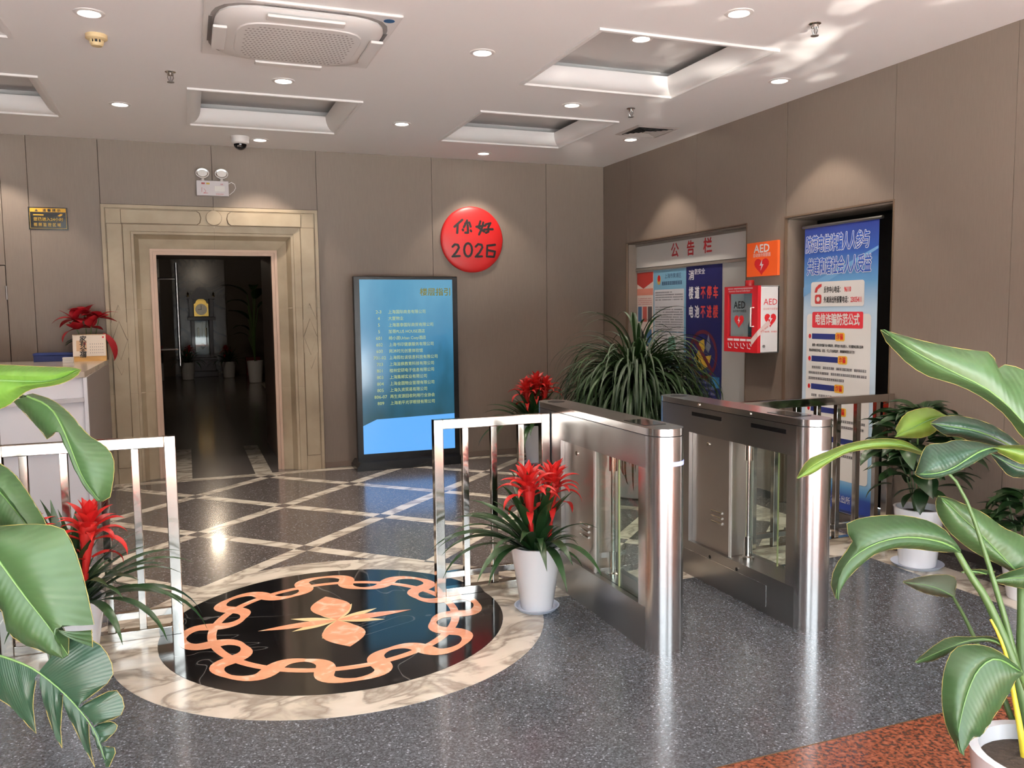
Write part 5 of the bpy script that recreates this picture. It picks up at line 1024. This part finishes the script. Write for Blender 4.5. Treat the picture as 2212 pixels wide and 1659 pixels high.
# ---- large strelitzias in the foreground: each leaf is a real curved blade between its rib and its two edges
def resample(P, n):
    P = [Vector(p) for p in P]; d = [0]
    for a, b in zip(P, P[1:]): d.append(d[-1]+(b-a).length)
    out = []
    for i in range(n+1):
        t = d[-1]*i/n; k = 0
        while k < len(d)-2 and d[k+1] < t: k += 1
        u = (t-d[k])/max(1e-9, d[k+1]-d[k]); out.append(P[k].lerp(P[k+1], u))
    return out
def smooth(P, it=1):
    for _ in range(it):
        Q = [P[0]]
        for a, b in zip(P, P[1:]): Q += [tuple(a[i]*0.75+b[i]*0.25 for i in range(len(a))), tuple(a[i]*0.25+b[i]*0.75 for i in range(len(a)))]
        P = Q+[P[-1]]
    return P
def P3(pts, d0, d1):                        # pixel outline with the distance running from d0 to d1
    n = len(pts)-1; return [at(p[0], p[1], d0+(d1-d0)*i/max(1, n)) for i, p in enumerate(pts)]
def half(mb, rib, edge, m=6, n=18, bulge=0.010, lap=None):
    A, B = resample(rib, n), resample(edge, n); rows = []
    for i in range(n+1):
        row = []
        for j in range(m+1):
            t = j/m; q = A[i].lerp(B[i], t); q = q-_f*(bulge*math.sin(PI*t)+0.004*math.sin(i*2.1)*t); row.append(q)
        rows.append(row)
    o_ = len(mb.v); mb.grid(rows)
    for i in range(n+1):
        for j in range(m+1): mb.uv[o_+i*(m+1)+j] = (i/n, j/m)
    return B
def big_leaf(parent, rib, e1, e2, d, m=None, bulge=0.012, lobes=None, ribr=0.0026, edge=True, fold=0.03):
    """rib, e1, e2: pixel polylines base->tip; d=(base distance, tip distance)"""
    m = m or L_stre; mb = MB(); R = P3(smooth(rib, 2), *d); E = []
    for s_, e_ in ((1, e1), (-1, e2)):
        if e_: E.append(half(mb, R, P3(smooth(e_, 1), d[0]+fold, d[1]+fold), bulge=bulge))
    for lr, le in (lobes or []): E.append(half(mb, P3(lr, *d), P3(smooth(le, 1), d[0]+fold, d[1]+fold), bulge=bulge*0.6, n=10))
    lf = mk('leaf', mb, m, parent)
    nR = len(R); mk('midrib', MB().tube([p-_f*0.002 for p in resample(R, 16)], [ribr*(1-0.8*i/16) for i in range(17)], 6), L_rib, lf)
    if edge:
        for e_ in E: mk('leaf_margin', MB().tube(e_, 0.0007, 5), L_edge, lf)
    return lf
def stem(parent, pts, d0, d1, r0, r1, m=None):
    P = resample(P3(smooth(pts, 2), d0, d1), 16); mk('leaf_stalk', MB().tube(P, [r0+(r1-r0)*i/16 for i in range(17)], 10), m or L_stem, parent)

# right-hand plant
pc = at(2262, 1628, 2.12); PRZ = 0.50; pcx = onz(2262, 1628, PRZ)
rp = thing('strelitzia', 'large broad-leaved plant in a white pot at the right foreground', 'potted plant', (pcx.x, pcx.y, 0)); pot(rp, 0.115, 0.165, PRZ, rim=0.02)
big_leaf(rp, [(2300,1030),(2250,955),(2212,915),(2175,875),(2133,838),(2040,795),(1960,752),(1902,713)], [(2300,860),(2250,815),(2212,800),(2172,782),(2148,806),(2150,772),(2144,761),(2100,757),(2040,747),(1975,732),(1920,716),(1902,712)], [(2300,1040),(2230,962),(2206,945),(2190,918),(2160,885),(2110,850),(2055,826),(2005,815),(1965,790),(1940,765),(1910,735),(1902,713)], (2.05, 1.95), bulge=0.02)
big_leaf(rp, [(1990,976),(1950,960),(1900,956),(1840,966),(1790,990),(1750,1012),(1721,1033)], [(1990,974),(1960,953),(1920,946),(1870,950),(1820,961),(1780,978),(1742,993),(1721,1033)], [(1988,982),(1950,970),(1900,968),(1840,974),(1800,992),(1755,1025),(1721,1033)], (2.2, 2.1), leafmat('strelitzia_olive', rgb(92, 122, 44), rgb(118, 144, 58), 0.35), ribr=0.002)
big_leaf(rp, [(2040,900),(2010,905),(1980,920),(1932,944)], [(2040,896),(2012,880),(1985,882),(1952,894),(1934,928)], [(2040,905),(2025,930),(1998,946),(1960,946),(1932,944)], (2.25, 2.2), leafmat('strelitzia_olive', rgb(92, 122, 44), rgb(118, 144, 58), 0.35), ribr=0.002)
big_leaf(rp, [(2215,985),(2170,955),(2110,930),(2060,922),(2010,915)], [(2215,970),(2180,940),(2140,915),(2090,900),(2040,896),(2010,913)], [(2200,985),(2150,970),(2110,960),(2070,942),(2040,942),(2010,916)], (2.2, 2.15), L_stre_d)
big_leaf(rp, [(2150,965),(2120,972),(2090,990),(2058,1012),(2020,1024),(1977,1024)], [(2150,963),(2100,952),(2060,950),(2040,958),(2008,958),(1995,968),(1983,1005),(1977,1022)], [(2152,975),(2130,984),(2095,1006),(2055,1024),(2015,1035),(1990,1034),(1977,1025)], (2.12, 2.05), L_stre_d, bulge=0.02)
big_leaf(rp, [(2260,975),(2212,978),(2175,970),(2140,966)], [(2260,960),(2212,962),(2175,962),(2140,965)], [(2260,1000),(2212,1005),(2180,990),(2140,968)], (2.08, 2.1), leafmat('strelitzia_olive', rgb(92, 122, 44), rgb(118, 144, 58), 0.35), ribr=0.002)
big_leaf(rp, [(2260,1010),(2212,1015),(2175,1000),(2140,980)], [(2260,990),(2212,995),(2180,985),(2140,978)], [(2260,1030),(2212,1033),(2180,1030),(2160,1008),(2140,982)], (2.16, 2.18), L_stre_d, ribr=0.002)
big_leaf(rp, [(2215,1255),(2190,1228),(2130,1165),(2080,1120),(2045,1085),(2026,1072)], [(2260,1240),(2240,1180),(2212,1158),(2165,1140),(2130,1110),(2085,1090),(2066,1082),(2050,1074),(2026,1071)], [(2205,1250),(2165,1222),(2125,1205),(2085,1180),(2045,1145),(2022,1105),(2021,1080),(2025,1072)], (2.25, 2.2), bulge=0.015)
big_leaf(rp, [(2068,1190),(2050,1176),(2010,1164),(1950,1158),(1890,1172),(1840,1202),(1808,1242),(1805,1292)], [(2068,1185),(2050,1150),(2020,1130),(1980,1117),(1930,1111),(1865,1117),(1822,1131),(1836,1150),(1824,1158),(1848,1170),(1815,1205),(1796,1240),(1794,1268),(1805,1292)], [(2068,1193),(2035,1193),(1995,1188),(1950,1183),(1900,1190),(1865,1215),(1840,1240),(1815,1268),(1805,1292)], (2.15, 2.02), bulge=0.02)
big_leaf(rp, [(2058,1288),(2030,1272),(1995,1262),(1950,1257)], [(2060,1285),(2068,1262),(2060,1241),(2005,1242),(1950,1256)], [(2055,1290),(2030,1289),(1990,1280),(1950,1258)], (2.35, 2.4), leafmat('strelitzia_grey', rgb(70, 84, 66), rgb(90, 100, 78), 0.2), ribr=0.002)
big_leaf(rp, [(2180,1405),(2140,1378),(2090,1382),(2040,1402),(1977,1430)], [(2180,1402),(2150,1373),(2100,1376),(2050,1374),(2012,1398),(1977,1429)], [(2178,1408),(2140,1385),(2100,1386),(2060,1402),(2020,1429),(1977,1431)], (2.15, 2.1), ribr=0.002)
big_leaf(rp, [(2200,1448),(2150,1416),(2112,1442),(2090,1490),(2074,1550),(2066,1600),(2073,1625)], [(2190,1432),(2150,1400),(2105,1390),(2062,1396),(2046,1425),(2036,1460),(2033,1520),(2045,1575),(2060,1602),(2073,1625)], [(2202,1452),(2190,1478),(2160,1530),(2140,1558),(2122,1590),(2102,1592),(2084,1615),(2073,1625)], (2.02, 1.95), bulge=0.02)
big_leaf(rp, [(2260,1240),(2212,1248),(2175,1248),(2140,1254)], [(2260,1215),(2212,1225),(2170,1238),(2140,1252)], [(2260,1275),(2212,1272),(2170,1264),(2140,1256)], (2.2, 2.2), ribr=0.002)
big_leaf(rp, [(2130,1240),(2100,1232),(2076,1236)], [(2150,1235),(2110,1228),(2076,1235)], [(2148,1238),(2105,1242),(2076,1237)], (2.2, 2.2), ribr=0.002)
M_ystalk = mat('yellow_stalk', rgb(206, 186, 52), 0.45)
stem(rp, [(2066,1190),(2100,1250),(2130,1290),(2165,1370),(2196,1450),(2218,1560),(2245,1700)], 2.15, 2.12, 0.008, 0.018)
stem(rp, [(2140,1338),(2160,1375),(2178,1430),(2190,1500),(2205,1580),(2222,1700)], 2.08, 2.06, 0.003, 0.010, M_ystalk)
stem(rp, [(2205,1250),(2207,1330),(2205,1420),(2220,1540),(2260,1700)], 2.28, 2.16, 0.009, 0.018); stem(rp, [(2058,1288),(2085,1335),(2115,1400),(2180,1530),(2235,1700)], 2.36, 2.14, 0.004, 0.010)
stem(rp, [(2280,1010),(2285,1200),(2275,1450),(2268,1700)], 2.12, 2.12, 0.010, 0.018); stem(rp, [(1988,977),(2050,1015),(2090,1080),(2130,1200),(2190,1400),(2250,1700)], 2.22, 2.16, 0.003, 0.012)
stem(rp, [(2180,1405),(2215,1470),(2240,1560),(2255,1700)], 2.15, 2.13, 0.004, 0.012); stem(rp, [(2200,1448),(2222,1500),(2245,1580),(2262,1700)], 2.02, 2.08, 0.005, 0.012)
# left-hand plant (its pot stands just outside the frame)
lpc = V(-1.02, 2.30, 0)
lp_ = thing('strelitzia', 'large broad-leaved plant with torn leaves at the left foreground', 'potted plant', tuple(lpc)); pot(lp_, 0.115, 0.165, 0.46, rim=0.02)
big_leaf(lp_, [(-60,820),(0,822),(60,824),(110,824),(150,812),(174,799)], [(-60,785),(0,788),(50,790),(110,793),(155,793),(175,798)], [(-60,900),(0,884),(22,874),(42,856),(66,839),(120,833),(155,820),(170,808),(175,799)], (1.75, 1.72), L_stre_b, bulge=0.02)
big_leaf(lp_, [(60,856),(110,876),(135,920),(155,970),(178,1030),(200,1062),(216,1080)], [(70,850),(110,861),(150,890),(188,940),(222,958),(246,985),(247,1020),(241,1060),(236,1082),(222,1083)], [(30,868),(60,900),(85,925),(105,957),(128,917),(136,945),(160,1000),(182,1045),(205,1070),(216,1082)], (1.85, 1.80), bulge=0.015)
big_leaf(lp_, [(-60,1000),(0,1060),(40,1110),(80,1160)], [(-60,960),(0,1002),(25,1016),(50,1048),(78,1092),(100,1130),(110,1165)], [(-80,1080),(-20,1130),(20,1160),(80,1162)], (1.78, 1.72), L_stre, bulge=0.02)
big_leaf(lp_, [(-60,1150),(-20,1185),(20,1240),(60,1295),(105,1350),(140,1402),(148,1414)], [(-40,1140),(40,1133),(90,1132),(132,1137),(147,1152),(162,1188),(182,1250),(196,1318),(207,1362),(175,1340),(125,1336),(150,1375),(148,1412)], [(-80,1200),(-30,1260),(5,1320),(12,1352),(22,1376),(75,1402),(135,1422),(148,1416)], (1.62, 1.60), L_stre, bulge=0.022, lobes=[([(104,1345),(112,1357)], [(200,1398),(198,1360)])])
# torn lowest leaf: one lobe after another along the rib
rib5 = [(-40,1405),(0,1415),(45,1430),(85,1450),(140,1496),(180,1540),(208,1580),(228,1640)]
def lobe(r, e): return (r, e)
big_leaf(lp_, rib5, None, None, (1.66, 1.66), L_stre_d, edge=True, fold=0.01, lobes=[
    lobe([(85,1450),(110,1470),(140,1496),(172,1530)], [(150,1378),(205,1380),(238,1418),(248,1466),(176,1518)]), lobe([(172,1530),(190,1550),(204,1566)], [(180,1522),(245,1486),(264,1500),(272,1546),(206,1563)]),
    lobe([(204,1572),(216,1596)], [(212,1564),(242,1556),(258,1572),(226,1602)]), lobe([(218,1600),(226,1630),(228,1645)], [(228,1612),(254,1616),(236,1656)]),
    lobe([(-40,1405),(0,1415),(45,1432),(84,1452)], [(-60,1500),(0,1506),(45,1545),(84,1602),(68,1525),(78,1470)]), lobe([(88,1454),(112,1474),(134,1492)], [(92,1500),(108,1566),(140,1630),(130,1585),(133,1545),(136,1500)]),
    lobe([(138,1496),(165,1522),(190,1555)], [(142,1530),(160,1572),(196,1640),(208,1665),(192,1608),(192,1562)]), lobe([(200,1566),(214,1590),(228,1640)], [(200,1580),(214,1622),(240,1658),(230,1645)])])
stem(lp_, [(-55,820),(-90,900),(-160,1100),(-260,1500),(-330,1800)], 1.76, 2.05, 0.005, 0.016); stem(lp_, [(55,858),(10,845),(-60,880),(-140,1100),(-270,1500),(-340,1800)], 1.86, 2.08, 0.004, 0.016)
stem(lp_, [(-58,1000),(-100,1060),(-180,1250),(-280,1550),(-345,1800)], 1.78, 2.08, 0.005, 0.016); stem(lp_, [(-58,1150),(-110,1200),(-190,1350),(-290,1600),(-350,1800)], 1.62, 2.06, 0.005, 0.016); stem(lp_, [(-38,1405),(-110,1420),(-200,1500),(-290,1640),(-345,1800)], 1.66, 2.07, 0.005, 0.014)
# tall plant in the hall
tb = onz(564, 812); tp = thing('strelitzia', 'tall dark leafy plant in a white pot at right inside the doorway hall', 'potted plant', (1.42, 20.0, 0)); pot(tp, 0.14, 0.18, 0.5)
OVB = [meshof(ovate(0.62, 0.30, 0.9), L_dark), meshof(ovate(0.55, 0.22, 1.5), L_dark)]
for k, (a, zz, s_) in enumerate(((2.9, 2.0, 1.0), (3.4, 1.75, 1.0), (2.6, 1.45, 0.9), (3.6, 1.2, 0.8), (0.3, 1.7, 1.0), (1.4, 2.1, 1.0), (-1.2, 1.9, 1.0), (3.1, 1.05, 0.7))):
    mk('leaf_stalk', MB().tube([(0, 0, 0.46), (0.03*math.cos(a), 0.03*math.sin(a), zz*0.7), (0.12*math.cos(a), 0.12*math.sin(a), zz)], 0.012, 6), L_stem, tp, local=True); inst('leaf', OVB[k % 2], tp, (0.12*math.cos(a), 0.12*math.sin(a), zz), (0, -0.5, a), s_)
# unseen lamp added to brighten the dim hall
hl = thing('hall_fill_lamp', 'added dim ceiling lamp brightening the hall beyond the doorway', 'lamp', (0.4, 17.0, 3.0)); mk('shade', MB().lathe([(0.14, 0.0), (0.14, -0.03), (0.10, -0.06), (0.0, -0.07)], (0,0,0), 24), mat('lamp_opal', rgb(240, 230, 210), 0.4, emit=(1, 0.85, 0.65, 1), estr=1.0), hl, local=True)
mk('ceiling_plate', MB().lathe([(0.16, 0.0), (0.16, -0.006), (0.13, -0.008)], (0,0,0), 24), M_whitep, hl, local=True)
ld = bpy.data.lights.new('hall_fill_light', 'POINT'); ld.energy = 22; ld.color = (1, 0.82, 0.62); ld.shadow_soft_size = 0.12; lo = bpy.data.objects.new('hall_fill_light', ld); C.objects.link(lo); lo.location = (0.4, 17.0, 2.85)
